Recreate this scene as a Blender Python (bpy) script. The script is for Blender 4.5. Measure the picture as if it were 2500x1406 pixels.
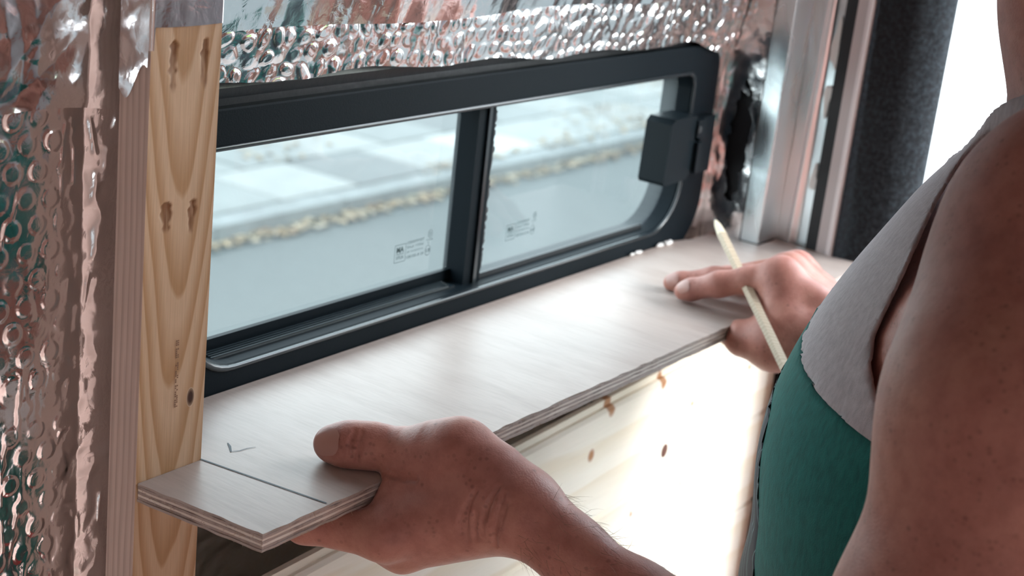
import bpy, bmesh, math, random
import numpy as np
from mathutils import Matrix, Vector

for o in list(bpy.data.objects):
    bpy.data.objects.remove(o)
scene = bpy.context.scene
col = scene.collection
rng = np.random.default_rng(7)
random.seed(7)

# ------------------------------------------------------------------ camera
# metres; X runs along the van side, Y goes out through the window, Z is up,
# the van floor is Z = 0 and the top of the shelf board lies at Z = ZS
ZS = 1.17
CAM = np.array([0.0, 0.0, ZS + 0.3424])
RIGHT = np.array([0.575768814, -0.810696988, 0.106116292])
UPV = np.array([0.188651490, 0.258011992, 0.947544420])
FWD = np.array([0.795550682, 0.525547530, -0.301494454])
cam_data = bpy.data.cameras.new('camera')
cam = bpy.data.objects.new('camera', cam_data)
col.objects.link(cam)
cam_data.sensor_width = 36.0
cam_data.lens = 54.0
cam_data.clip_start = 0.02
cam_data.clip_end = 300
mw = Matrix.Identity(4)
for i in range(3):
    mw[i][0] = RIGHT[i]; mw[i][1] = UPV[i]; mw[i][2] = -FWD[i]; mw[i][3] = CAM[i]
cam.matrix_world = mw
cam_data.dof.use_dof = True
cam_data.dof.focus_distance = 0.80
cam_data.dof.aperture_fstop = 11.0
scene.camera = cam

# ------------------------------------------------------------------ sky, exposure
world = bpy.data.worlds.new('sky')
scene.world = world
world.use_nodes = True
wn = world.node_tree
wn.nodes.clear()
w_out = wn.nodes.new('ShaderNodeOutputWorld')
w_bg = wn.nodes.new('ShaderNodeBackground')
w_tc = wn.nodes.new('ShaderNodeTexCoord')
w_sep = wn.nodes.new('ShaderNodeSeparateXYZ')
w_ramp = wn.nodes.new('ShaderNodeValToRGB')
w_ramp.color_ramp.elements[0].position = 0.0
w_ramp.color_ramp.elements[0].color = (0.93, 0.97, 1.0, 1)
w_ramp.color_ramp.elements[1].position = 0.7
w_ramp.color_ramp.elements[1].color = (0.74, 0.86, 0.97, 1)
wn.links.new(w_tc.outputs['Generated'], w_sep.inputs[0])
wn.links.new(w_sep.outputs['Z'], w_ramp.inputs[0])
wn.links.new(w_ramp.outputs[0], w_bg.inputs['Color'])
w_bg.inputs['Strength'].default_value = 10.5
wn.links.new(w_bg.outputs[0], w_out.inputs[0])
# soft sun from beyond the open rear doors
sun_data = bpy.data.lights.new('sun', 'SUN')
sun_data.energy = 3.8
sun_data.angle = math.radians(20)
sun_data.color = (1.0, 0.985, 0.96)
sun = bpy.data.objects.new('sun', sun_data)
col.objects.link(sun)
sun.rotation_euler = Vector((0.46, -0.76, 0.46)).to_track_quat('Z', 'Y').to_euler()
vs = scene.view_settings
vs.view_transform = 'Standard'
vs.look = 'None'
vs.gamma = 1.0
vs.use_curve_mapping = False
vs.exposure = 0.0
scene.cycles.max_bounces = 8

# ------------------------------------------------------------------ helpers
def P(px, py, d):
    """a point of the place: viewing direction of a photograph pixel and its depth in metres"""
    return CAM + d * (FWD + (px - 1250) / 3750 * RIGHT - (py - 703) / 3750 * UPV)

def L(x, y, z):
    """millimetres measured from the shelf top -> world metres"""
    return np.array([x / 1000, y / 1000, ZS + z / 1000])

def onY(px, py, Y):
    d = FWD + (px - 1250) / 3750 * RIGHT - (py - 703) / 3750 * UPV
    return CAM + d * (Y / d[1])

def onZ(px, py, Z):
    d = FWD + (px - 1250) / 3750 * RIGHT - (py - 703) / 3750 * UPV
    return CAM + d * ((Z - CAM[2]) / d[2])

def put(o, parent=None):
    col.objects.link(o)
    if parent is not None:
        o.parent = parent
        o.matrix_parent_inverse = Matrix.Identity(4)
    return o

def tag(o, label=None, cat=None, group=None, kind=None):
    if label: o['label'] = label
    if cat: o['category'] = cat
    if group: o['group'] = group
    if kind: o['kind'] = kind
    return o

def empty(name, loc=(0, 0, 0)):
    o = bpy.data.objects.new(name, None)
    o.empty_display_size = 0.05
    o.location = loc
    col.objects.link(o)
    return o

def mesh_np(name, verts, faces, mat=None, smooth=True, parent=None):
    """verts (n,3) world metres, faces (m,4) or (m,3) int"""
    verts = np.asarray(verts, dtype=np.float32)
    faces = np.asarray(faces, dtype=np.int32)
    if parent is not None:
        verts = verts - np.array(parent.location, dtype=np.float32)
    me = bpy.data.meshes.new(name)
    n, k = faces.shape
    me.vertices.add(len(verts))
    me.vertices.foreach_set('co', verts.ravel())
    me.loops.add(n * k)
    me.loops.foreach_set('vertex_index', faces.ravel())
    me.polygons.add(n)
    me.polygons.foreach_set('loop_start', np.arange(0, n * k, k, dtype=np.int32))
    me.polygons.foreach_set('loop_total', np.full(n, k, dtype=np.int32))
    me.update(calc_edges=True)
    me.validate()
    me.polygons.foreach_set('use_smooth', np.full(len(me.polygons), smooth))
    if mat: me.materials.append(mat)
    return put(bpy.data.objects.new(name, me), parent)

def mesh_bm(name, bm, mat=None, parent=None, smooth=False, bevel=0.0, seg=2):
    if bevel > 0:
        bmesh.ops.bevel(bm, geom=[e for e in bm.edges if e.calc_face_angle(0) > 0.5], offset=bevel,
                        segments=seg, profile=0.5, affect='EDGES', clamp_overlap=True)
    bmesh.ops.recalc_face_normals(bm, faces=bm.faces)
    if parent is not None:
        bmesh.ops.translate(bm, verts=bm.verts, vec=-Vector(parent.location))
    me = bpy.data.meshes.new(name)
    bm.to_mesh(me)
    bm.free()
    if mat: me.materials.append(mat)
    for p in me.polygons: p.use_smooth = smooth
    return put(bpy.data.objects.new(name, me), parent)

def bm_box(bm, x0, x1, y0, y1, z0, z1):
    v = [bm.verts.new(c) for c in ((x0, y0, z0), (x1, y0, z0), (x1, y1, z0), (x0, y1, z0),
                                   (x0, y0, z1), (x1, y0, z1), (x1, y1, z1), (x0, y1, z1))]
    for f in ((0, 3, 2, 1), (4, 5, 6, 7), (0, 1, 5, 4), (1, 2, 6, 5), (2, 3, 7, 6), (3, 0, 4, 7)):
        bm.faces.new([v[i] for i in f])
    return v

def box(name, x0, x1, y0, y1, z0, z1, mat, parent=None, bevel=0.0, seg=2):
    bm = bmesh.new()
    bm_box(bm, x0, x1, y0, y1, z0, z1)
    return mesh_bm(name, bm, mat, parent, bevel=bevel, seg=seg)

def prism(name, poly, z0, z1, mat, parent=None, bevel=0.0):
    """polygon in XY extruded in Z"""
    bm = bmesh.new()
    lo = [bm.verts.new((x, y, z0)) for x, y in poly]
    hi = [bm.verts.new((x, y, z1)) for x, y in poly]
    bm.faces.new(lo[::-1]); bm.faces.new(hi)
    n = len(poly)
    for i in range(n):
        bm.faces.new((lo[i], lo[(i + 1) % n], hi[(i + 1) % n], hi[i]))
    return mesh_bm(name, bm, mat, parent, bevel=bevel)

def grid_faces(nu, nv, keep=None):
    i, j = np.meshgrid(np.arange(nu - 1), np.arange(nv - 1), indexing='ij')
    a = (i * nv + j)
    f = np.stack([a, a + nv, a + nv + 1, a + 1], -1)
    if keep is not None:
        f = f[keep]
    return f.reshape(-1, 4)

def hash2(ix, iy, seed=0):
    h = (ix.astype(np.int64) * 374761393 + iy.astype(np.int64) * 668265263 + seed * 1442695041) & 0xffffffff
    h = ((h ^ (h >> 13)) * 1274126177) & 0xffffffff
    return ((h ^ (h >> 16)) & 0xffff) / 65535.0

def noise2(x, y, seed=0):
    ix = np.floor(x); iy = np.floor(y)
    fx = x - ix; fy = y - iy
    fx = fx * fx * (3 - 2 * fx); fy = fy * fy * (3 - 2 * fy)
    a = hash2(ix, iy, seed); b = hash2(ix + 1, iy, seed)
    c = hash2(ix, iy + 1, seed); d = hash2(ix + 1, iy + 1, seed)
    return (a * (1 - fx) + b * fx) * (1 - fy) + (c * (1 - fx) + d * fx) * fy - 0.5

def tri(x):
    return np.abs((x % 1.0) - 0.5) * 2 - 0.5

def crumple(u, v, size, n=7, seed=0, stretch=1.0):
    """facetted foil creases: u, v in metres, size = typical facet size in metres"""
    r = np.random.default_rng(seed)
    h = np.zeros_like(u)
    wu = u + size * 0.9 * noise2(u / size * 0.6, v / size * 0.6 / stretch, seed + 1)
    wv = v + size * 0.9 * noise2(u / size * 0.6 + 31, v / size * 0.6 / stretch, seed + 2)
    for k in range(n):
        a = r.uniform(0, math.pi)
        s = size * r.uniform(0.8, 2.4)
        m = np.clip(noise2(u / size * 0.35 + k * 9.1, v / size * 0.35 / stretch, seed + 10 + k) * 3 + 0.6, 0, 1)
        h += tri((np.cos(a) * wu + np.sin(a) * wv / stretch) / s + r.uniform()) * s * 0.28 * m
    return h / n * 2

def bubbles(u, v, pitch, dia, seed=0):
    """pressed bubble pattern of the foil: 0..1 plateau height"""
    row = np.floor(v / (pitch * 0.866) + 0.5)
    best = np.full(u.shape, 9.0)
    amp = np.ones(u.shape)
    for dr in (-1, 0, 1):
        rr = row + dr
        off = np.where(rr.astype(int) % 2 == 0, 0.0, 0.5)
        c = np.floor(u / pitch - off + 0.5)
        for dc in (-1, 0, 1):
            cc = c + dc
            jx = (hash2(cc, rr, seed) - .5) * 0.12; jy = (hash2(cc, rr, seed + 5) - .5) * 0.12
            d = np.hypot(u - (cc + off + jx) * pitch, v - (rr + jy) * pitch * 0.866)
            amp = np.where(d < best, 0.35 + 0.8 * hash2(cc, rr, seed + 8), amp)
            best = np.minimum(best, d)
    t = np.clip((dia * 0.5 - best) / (dia * 0.20), 0, 1)
    dome = np.clip(1 - (best / (dia * 0.5)) ** 2, 0, 1)
    return (t * t * (3 - 2 * t) * 0.8 + dome * 0.12) * amp, best

# ------------------------------------------------------------------ materials
def new_mat(name):
    m = bpy.data.materials.new(name)
    m.use_nodes = True
    nt = m.node_tree
    b = nt.nodes['Principled BSDF']
    return m, nt, b

def N(nt, t, **kw):
    n = nt.nodes.new(t)
    for k, v in kw.items():
        if k in n.inputs.keys() if hasattr(n.inputs, 'keys') else False:
            n.inputs[k].default_value = v
        else:
            setattr(n, k, v)
    return n

def ramp(nt, fac, stops):
    r = nt.nodes.new('ShaderNodeValToRGB')
    while len(r.color_ramp.elements) < len(stops):
        r.color_ramp.elements.new(0.5)
    for e, (p, c) in zip(r.color_ramp.elements, stops):
        e.position = p
        e.color = (*c, 1) if len(c) == 3 else c
    nt.links.new(fac, r.inputs[0])
    return r.outputs[0]

def coords(nt, scale=(1, 1, 1), loc=(0, 0, 0), rot=(0, 0, 0), kind='Object'):
    tc = nt.nodes.new('ShaderNodeTexCoord')
    mp = nt.nodes.new('ShaderNodeMapping')
    mp.inputs['Scale'].default_value = scale
    mp.inputs['Location'].default_value = loc
    mp.inputs['Rotation'].default_value = rot
    nt.links.new(tc.outputs[kind], mp.inputs[0])
    return mp.outputs[0]

def noise_tex(nt, vec, scale, detail=4, rough=0.55, dist=0.0):
    n = nt.nodes.new('ShaderNodeTexNoise')
    n.inputs['Scale'].default_value = scale
    n.inputs['Detail'].default_value = detail
    n.inputs['Roughness'].default_value = rough
    n.inputs['Distortion'].default_value = dist
    nt.links.new(vec, n.inputs['Vector'])
    return n.outputs['Fac']

def bump(nt, b, height, strength=0.3, dist=0.001):
    n = nt.nodes.new('ShaderNodeBump')
    n.inputs['Strength'].default_value = strength
    n.inputs['Distance'].default_value = dist
    nt.links.new(height, n.inputs['Height'])
    nt.links.new(n.outputs[0], b.inputs['Normal'])
    return n

def mixc(nt, fac, a, b, mode='MIX'):
    m = nt.nodes.new('ShaderNodeMix')
    m.data_type = 'RGBA'
    m.blend_type = mode
    for sock, v in ((m.inputs[0], fac), (m.inputs[6], a), (m.inputs[7], b)):
        if isinstance(v, bpy.types.NodeSocket): nt.links.new(v, sock)
        elif isinstance(v, (int, float)): sock.default_value = v
        else: sock.default_value = (*v, 1)
    return m.outputs[2]

def mth(nt, op, a, b=None, c=None):
    m = nt.nodes.new('ShaderNodeMath')
    m.operation = op
    for i, v in enumerate((a, b, c)):
        if v is None: continue
        if isinstance(v, bpy.types.NodeSocket): nt.links.new(v, m.inputs[i])
        else: m.inputs[i].default_value = v
    return m.outputs[0]

def plain(name, c, rough=0.5, metal=0.0, bump_scale=0, bump_amt=0.2, var=0.0, spec=0.5):
    m, nt, b = new_mat(name)
    b.inputs['Base Color'].default_value = (*c, 1)
    b.inputs['Roughness'].default_value = rough
    b.inputs['Metallic'].default_value = metal
    b.inputs['Specular IOR Level'].default_value = spec
    if var or bump_scale:
        v = coords(nt)
        n = noise_tex(nt, v, bump_scale or 60)
        if var:
            nt.links.new(ramp(nt, n, [(0.3, tuple(x * (1 - var) for x in c)), (0.7, tuple(min(1, x * (1 + var)) for x in c))]), b.inputs['Base Color'])
        if bump_scale:
            bump(nt, b, n, bump_amt, 0.001)
    return m

def foil_mat(name, tint=(0.86, 0.84, 0.845), rough=0.13, sc=220, amt=0.5, stretch=(1, 1, 1)):
    m, nt, b = new_mat(name)
    b.inputs['Metallic'].default_value = 1.0
    b.inputs['Base Color'].default_value = (*tint, 1)
    v = coords(nt, stretch)
    n1 = noise_tex(nt, v, sc, 3, 0.5, 0.6)
    n2 = noise_tex(nt, v, sc * 0.22, 2, 0.5, 0.3)
    h = mth(nt, 'ADD', mth(nt, 'MULTIPLY', n1, 0.35), n2)
    bump(nt, b, h, amt, 0.0018)
    nt.links.new(ramp(nt, n2, [(0.3, (rough * 0.7,) * 3), (0.7, (rough * 1.5,) * 3)]), b.inputs['Roughness'])
    return m

M_FOIL = foil_mat('bubble_foil', rough=0.14, sc=170, amt=0.35)
M_TAPE = foil_mat('aluminium_tape', (0.84, 0.84, 0.85), 0.12, 120, 0.30)
M_BRUSH = foil_mat('smooth_aluminium_tape', (0.80, 0.87, 0.90), 0.27, 60, 0.35, (1, 1, 0.3))
M_BLACK = plain('black_powder_coat', (0.0050, 0.0085, 0.0115), 0.5, bump_scale=900, bump_amt=0.12, spec=0.07)
M_GLOSSBLACK = plain('black_gloss_edge', (0.012, 0.018, 0.022), 0.22, spec=0.6)
M_RUBBER = plain('black_rubber', (0.010, 0.013, 0.016), 0.55, bump_scale=300, bump_amt=0.2)
M_BLACKMETAL = plain('black_painted_metal', (0.012, 0.014, 0.017), 0.35, bump_scale=150, bump_amt=0.25)
M_PLASTIC = plain('black_plastic', (0.006, 0.010, 0.013), 0.38, bump_scale=1200, bump_amt=0.08, spec=0.12)
M_SEALANT = plain('white_sealant', (0.80, 0.80, 0.78), 0.5)
M_ALU = plain('grey_painted_trim', (0.50, 0.46, 0.46), 0.38)
M_STAMP = plain('glass_stamp_ink', (0.020, 0.045, 0.050), 0.6)

def glass_mat(name, tint, dust, seed):
    m, nt, b = new_mat(name)
    nt.nodes.remove(b)
    out = nt.nodes['Material Output']
    tr = nt.nodes.new('ShaderNodeBsdfTransparent'); tr.inputs[0].default_value = (*tint, 1)
    gl = nt.nodes.new('ShaderNodeBsdfGlossy'); gl.inputs['Roughness'].default_value = 0.02
    lw = nt.nodes.new('ShaderNodeLayerWeight'); lw.inputs[0].default_value = 0.5
    fr = mth(nt, 'ADD', 0.04, mth(nt, 'MULTIPLY', mth(nt, 'POWER', lw.outputs['Facing'], 5.0), 0.96))
    mx = nt.nodes.new('ShaderNodeMixShader')
    nt.links.new(fr, mx.inputs[0]); nt.links.new(tr.outputs[0], mx.inputs[1]); nt.links.new(gl.outputs[0], mx.inputs[2])
    di = nt.nodes.new('ShaderNodeBsdfTranslucent'); di.inputs[0].default_value = (0.75, 0.86, 0.86, 1)
    n = noise_tex(nt, coords(nt, loc=(seed, 0, 0)), 6, 4)
    f = nt.nodes.new('ShaderNodeMapRange')
    f.inputs[3].default_value = dust * 0.8; f.inputs[4].default_value = dust * 1.2
    nt.links.new(n, f.inputs[0])
    m2 = nt.nodes.new('ShaderNodeMixShader')
    nt.links.new(f.outputs[0], m2.inputs[0]); nt.links.new(mx.outputs[0], m2.inputs[1]); nt.links.new(di.outputs[0], m2.inputs[2])
    nt.links.new(m2.outputs[0], out.inputs[0])
    return m

M_GLASS = glass_mat('tinted_window_glass', (0.485, 0.53, 0.522), 0.030, 0)
M_GLASS2 = glass_mat('tinted_sliding_glass', (0.475, 0.53, 0.525), 0.040, 4)

def wood_mat(name, light, dark, along='X', rings=90.0, warp=0.02, cathedral=None, fine=0.35, rough=0.55, knots=(), contrast=(0.30, 0.85), knot_col=(0.30, 0.13, 0.05), stain=False, sharp=1.0):
    """grain bands that run along one axis; cathedral = (centre across, curvature) bends them to arches; knots = (along, across, radius along, radius across)"""
    m, nt, b = new_mat(name)
    tc = nt.nodes.new('ShaderNodeTexCoord')
    sep = nt.nodes.new('ShaderNodeSeparateXYZ')
    nt.links.new(tc.outputs['Object'], sep.inputs[0])
    X, Y, Z = sep.outputs
    lon, acr, dep = {'X': (X, Z, Y), 'Z': (Z, X, Y), 'XY': (X, Y, Z)}[along]
    comb = nt.nodes.new('ShaderNodeCombineXYZ')
    nt.links.new(mth(nt, 'MULTIPLY', lon, 0.12), comb.inputs[0]); nt.links.new(acr, comb.inputs[1]); nt.links.new(dep, comb.inputs[2])
    n = noise_tex(nt, comb.outputs[0], 28, 3, 0.5)
    n0 = mth(nt, 'SUBTRACT', n, 0.5)
    if cathedral:
        c0, curv, lonf = cathedral
        a = mth(nt, 'SUBTRACT', acr, c0)
        f = mth(nt, 'SUBTRACT', mth(nt, 'MULTIPLY', mth(nt, 'MULTIPLY', a, a), curv), mth(nt, 'MULTIPLY', lon, lonf))
    else:
        f = mth(nt, 'ADD', acr, mth(nt, 'MULTIPLY', dep, 0.6))
    f = mth(nt, 'ADD', f, mth(nt, 'MULTIPLY', n0, warp))
    s = mth(nt, 'FRACT', mth(nt, 'MULTIPLY', f, rings))
    s = mth(nt, 'POWER', s, sharp)
    fall = mth(nt, 'SUBTRACT', 1.0, mth(nt, 'SMOOTH_MIN', 1.0, mth(nt, 'MULTIPLY', mth(nt, 'SUBTRACT', 1.0, s), 6.0), 0.1)) if False else None
    # ring: slow rise, quick fall
    quick = mth(nt, 'MINIMUM', mth(nt, 'MULTIPLY', mth(nt, 'SUBTRACT', 1.0, s), 7.0), s)
    grain = ramp(nt, quick, [(contrast[0], light), (contrast[1], dark)])
    comb2 = nt.nodes.new('ShaderNodeCombineXYZ')
    nt.links.new(mth(nt, 'MULTIPLY', lon, 0.03), comb2.inputs[0]); nt.links.new(acr, comb2.inputs[1]); nt.links.new(dep, comb2.inputs[2])
    fn = noise_tex(nt, comb2.outputs[0], 900, 2, 0.6)
    colr = mixc(nt, fine, grain, ramp(nt, fn, [(0.35, (0.72,) * 3), (0.65, (1.0,) * 3)]), 'MULTIPLY')
    big = noise_tex(nt, comb.outputs[0], 9, 2)
    colr = mixc(nt, 0.5, colr, ramp(nt, big, [(0.35, (0.86, 0.84, 0.82)), (0.65, (1, 1, 1))]), 'MULTIPLY')
    for (kl, ka, rl, ra) in knots:
        dl = mth(nt, 'DIVIDE', mth(nt, 'SUBTRACT', lon, kl), rl)
        da = mth(nt, 'DIVIDE', mth(nt, 'SUBTRACT', acr, ka), ra)
        dd = mth(nt, 'ADD', mth(nt, 'ADD', mth(nt, 'MULTIPLY', dl, dl), mth(nt, 'MULTIPLY', da, da)), mth(nt, 'MULTIPLY', n0, 0.8))
        k = ramp(nt, dd, [(0.25, knot_col), (0.8, tuple(0.5 * (x + y) for x, y in zip(knot_col, light))), (1.0, (1, 1, 1))])
        kf = ramp(nt, dd, [(0.7, (1, 1, 1)), (1.0, (0, 0, 0))])
        colr = mixc(nt, kf, colr, k)
    if stain:
        at = nt.nodes.new('ShaderNodeAttribute'); at.attribute_name = 'scar'
        colr = mixc(nt, at.outputs['Fac'], colr, mixc(nt, fn, (0.13, 0.05, 0.02), (0.33, 0.16, 0.075)))
    nt.links.new(colr, b.inputs['Base Color'])
    b.inputs['Roughness'].default_value = rough
    b.inputs['Specular IOR Level'].default_value = 0.3
    bump(nt, b, fn, 0.18, 0.0006)
    return m

# ------------------------------------------------------------------ surface nets for bodies
def v3(a): return np.asarray(a, float)

class Body:
    def __init__(self):
        self.pr = []
    def cone(self, a, b, ra, rb, k=0.012):
        self.pr.append(('c', v3(a), v3(b), ra, rb, k))
    def chain(self, pts, k=0.012):
        """pts: list of (xyz, r)"""
        for (a, ra), (b, rb) in zip(pts[:-1], pts[1:]):
            self.cone(a, b, ra, rb, k)
    def ell(self, c, r, axes=None, k=0.02):
        self.pr.append(('e', v3(c), v3(r), np.eye(3) if axes is None else v3(axes), None, k))
    def cut(self, a, b, r, k=0.002):
        self.pr.append(('-', v3(a), v3(b), r, r, k))
    def sdf(self, p):
        d = None
        for t, a, b, c, e, k in self.pr:
            if t in 'c-':
                ab = b - a; L2 = max(ab @ ab, 1e-12)
                tt = np.clip(((p - a) @ ab) / L2, 0, 1)
                q = p - a - tt[:, None] * ab
                x = np.sqrt((q * q).sum(1)) - (c + (e - c) * tt)
            else:
                q = (p - a) @ c.T
                k0 = np.sqrt(((q / b) ** 2).sum(1)); k1 = np.sqrt(((q / (b * b)) ** 2).sum(1)) + 1e-9
                x = k0 * (k0 - 1) / k1
            if d is None: d = x; continue
            if t == '-':
                h = np.maximum(k - np.abs(-x - d), 0) / k
                d = np.maximum(d, -x) + h * h * k * 0.25
            else:
                h = np.maximum(k - np.abs(x - d), 0) / k
                d = np.minimum(d, x) - h * h * k * 0.25
        return d

def surface(f, lo, hi, s):
    """sparse surface nets of f(p) < 0 in a box, cell size s -> verts, quads"""
    lo = np.floor(v3(lo) / s).astype(int); hi = np.ceil(v3(hi) / s).astype(int)
    B = 8
    nb = np.ceil((hi - lo) / B).astype(int)
    bi = np.stack(np.meshgrid(*[np.arange(n) for n in nb], indexing='ij'), -1).reshape(-1, 3)
    org = lo + bi * B
    cd = np.concatenate([f((org[i:i + 40000] + B / 2) * s) for i in range(0, len(org), 40000)])
    org = org[np.abs(cd) < B * s * 0.87 * 1.45]
    g = np.stack(np.meshgrid(*[np.arange(B + 1)] * 3, indexing='ij'), -1)
    allc, allp, quads_k = [], [], []
    def key(c): return ((c[..., 0] + 4096) * 8192 + (c[..., 1] + 4096)) * 8192 + (c[..., 2] + 4096)
    crn = np.array([(i, j, k) for i in (0, 1) for j in (0, 1) for k in (0, 1)])
    edg = [(a, b) for a in range(8) for b in range(a + 1, 8) if np.abs(crn[a] - crn[b]).sum() == 1]
    for c0 in range(0, len(org), 400):
        oc = org[c0:c0 + 400]
        pts = (oc[:, None, None, None, :] + g) 
        D = f((pts.reshape(-1, 3)) * s).reshape(len(oc), B + 1, B + 1, B + 1)
        S = D < 0
        vals = np.stack([D[:, i:i + B, j:j + B, k:k + B] for i, j, k in crn], -1)
        neg = (vals < 0).sum(-1)
        m = (neg > 0) & (neg < 8)
        idx = np.argwhere(m)
        if len(idx) == 0: continue
        cell = oc[idx[:, 0]] + idx[:, 1:]
        vv = vals[m]
        acc = np.zeros((len(vv), 3)); cnt = np.zeros(len(vv))
        for a, b in edg:
            x = (vv[:, a] < 0) != (vv[:, b] < 0)
            t = np.where(x, vv[:, a] / np.where(x, vv[:, a] - vv[:, b], 1), 0)
            acc += np.where(x[:, None], crn[a] + t[:, None] * (crn[b] - crn[a]), 0); cnt += x
        allc.append(cell); allp.append((cell + acc / cnt[:, None]) * s)
        for ax in range(3):
            u, w = [(1, 2), (2, 0), (0, 1)][ax]
            sl = [slice(0, B)] * 3
            sh = list(sl); sh[ax] = slice(1, B + 1)
            A = S[:, sl[0], sl[1], sl[2]]; Bb = S[:, sh[0], sh[1], sh[2]]
            e = np.argwhere(A != Bb)
            if len(e) == 0: continue
            c = oc[e[:, 0]] + e[:, 1:]
            eu = np.eye(3, dtype=int)[u]; ew = np.eye(3, dtype=int)[w]
            q = np.stack([key(c - eu - ew), key(c - ew), key(c), key(c - eu)], 1)
            fl = ~A[A != Bb]
            q[fl] = q[fl][:, ::-1]
            quads_k.append(q)
    cells = np.concatenate(allc); pos = np.concatenate(allp)
    ks = key(cells); o = np.argsort(ks); ks = ks[o]; pos = pos[o]
    Q = np.concatenate(quads_k)
    ii = np.searchsorted(ks, Q); ii = np.minimum(ii, len(ks) - 1)
    ok = (ks[ii] == Q).all(1)
    Q = ii[ok]
    for _ in range(2):
        d = f(pos); e = s * 0.3
        gr = np.stack([f(pos + np.eye(3)[a] * e) - d for a in range(3)], 1) / e
        gl = np.maximum((gr * gr).sum(1), 0.25)
        pos = pos - np.clip(d / gl, -s, s)[:, None] * gr
    return pos, Q

# ================================================================== THE VAN SHELL
M_PLYPINK = wood_mat('opposite_wall_plywood', (0.56, 0.385, 0.33), (0.48, 0.32, 0.27), 'X', 14, 0.10, rough=0.6)
M_FLOOR = wood_mat('floor_plywood', (0.55, 0.42, 0.34), (0.47, 0.35, 0.28), 'XY', 16, 0.10, rough=0.6)
M_CEIL = plain('ceiling_lining', (0.24, 0.185, 0.17), 0.7)
M_CARPETWALL = plain('dark_wall_carpet', (0.018, 0.045, 0.050), 0.95, bump_scale=400, bump_amt=0.5)
XR, XF, YR, YL, ZT = 1.30, -1.70, -1.15, 0.60, 1.90
tag(box('floor', XF, XR, YR, YL + 0.03, -0.03, 0.0, M_FLOOR), 'plywood floor of the van', 'floor', kind='structure')
tag(box('ceiling', XF, XR, YR, YL + 0.03, ZT, ZT + 0.03, M_CEIL), 'pale lining of the van roof', 'ceiling', kind='structure')
bm = bmesh.new()
WX0, WX1, WZ0, WZ1 = 0.556, 1.152, ZS - 0.002, ZS + 0.157
bm_box(bm, XF, XR, YL, YL + 0.03, 0.0, WZ0)
bm_box(bm, XF, XR, YL, YL + 0.03, WZ1, ZT)
bm_box(bm, XF, WX0, YL, YL + 0.03, WZ0, WZ1)
bm_box(bm, WX1, XR, YL, YL + 0.03, WZ0, WZ1)
tag(mesh_bm('wall_left', bm, M_BLACKMETAL), 'black painted metal van side around the sliding window', 'wall', kind='structure')
bm = bmesh.new()
DX0, DX1 = -0.95, -0.70  # added opening behind the camera, sized for the front light it lets in
bm_box(bm, XF, DX0, YR - 0.03, YR, 0, ZT); bm_box(bm, DX1, XR, YR - 0.03, YR, 0, ZT)
bm_box(bm, DX0, DX1, YR - 0.03, YR, 1.78, ZT)
tag(mesh_bm('wall_right', bm, M_PLYPINK), 'pinkish plywood lined van side with a slot added for front light', 'wall', kind='structure')
tag(box('wall_front', XF - 0.03, XF, YR, YL + 0.03, 0, ZT, M_PLYPINK), 'plywood partition towards the driver cab', 'wall', kind='structure')

# ------------------------------------------------------------------ street outside
M_ASPHALT = plain('grey_asphalt', (0.041, 0.046, 0.044), 0.9, bump_scale=30, bump_amt=0.3, var=0.12)
M_PAVBED = plain('pavement_bed', (0.075, 0.07, 0.06), 0.9, var=0.3, bump_scale=4)
M_SLABS = [plain('slab_%s' % n, c, 0.85, var=0.10, bump_scale=5) for n, c in
           (('grey', (0.108, 0.112, 0.106)), ('pale', (0.148, 0.149, 0.140)), ('white', (0.225, 0.225, 0.215)), ('dark', (0.072, 0.075, 0.072)), ('warm', (0.135, 0.128, 0.115)))]
M_KERB = plain('kerb_concrete', (0.105, 0.11, 0.107), 0.9, var=0.2, bump_scale=8)
GZ = ZS + 0.3424 - 2.13
tag(box('road', -15, 45, -18, 4.97, GZ - 0.1, GZ, M_ASPHALT), 'grey asphalt road beside the van', 'road', kind='structure')
pav = tag(box('pavement', -15, 45, 5.12, 16, GZ - 0.1, GZ + 0.055, M_PAVBED), 'pavement of concrete slabs beyond the kerb', 'pavement', kind='structure')
kerb = tag(empty('kerb', (0, 5.045, GZ)), 'row of concrete kerb stones between road and pavement', 'kerb', kind='structure')
kb = None
for i in range(20):
    x = -1 + i * 0.92
    if kb is None:
        kb = box('kerb_stone', -0.455, 0.455, 4.972, 5.118, GZ - 0.08, GZ + 0.085, M_KERB, kerb, 0.012)
        o = kb
    else:
        o = kb.copy(); col.objects.link(o); o.parent = kerb
    o.location = (x, 0, random.uniform(-0.004, 0.004))
protos = []
for m in M_SLABS:
    bm = bmesh.new()
    bm_box(bm, -0.292, 0.292, -0.272, 0.272, -0.02, 0.03)
    bmesh.ops.bevel(bm, geom=bm.edges[:], offset=0.006, segments=1, affect='EDGES')
    me = bpy.data.meshes.new('paving_slab'); bm.to_mesh(me); bm.free(); me.materials.append(m); protos.append(me)
slab_pick = {(0, 7): 2, (0, 6): 1, (0, 5): 3, (0, 4): 1, (0, 8): 1, (0, 3): 0, (1, 7): 3, (1, 8): 0, (1, 6): 0, (1, 9): 1, (1, 5): 1}
for r in range(5):
    for c in range(26):
        k = slab_pick.get((r, c - 1), random.choices(range(5), (4, 5, 0, 2, 3))[0])
        o = bpy.data.objects.new('paving_slab', protos[k])
        put(o, pav)
        o.location = (2.9 + c * 0.60 + (0.3 if r % 2 else 0), 5.42 + r * 0.56, GZ + 0.055 + random.uniform(-0.003, 0.004))
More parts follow.
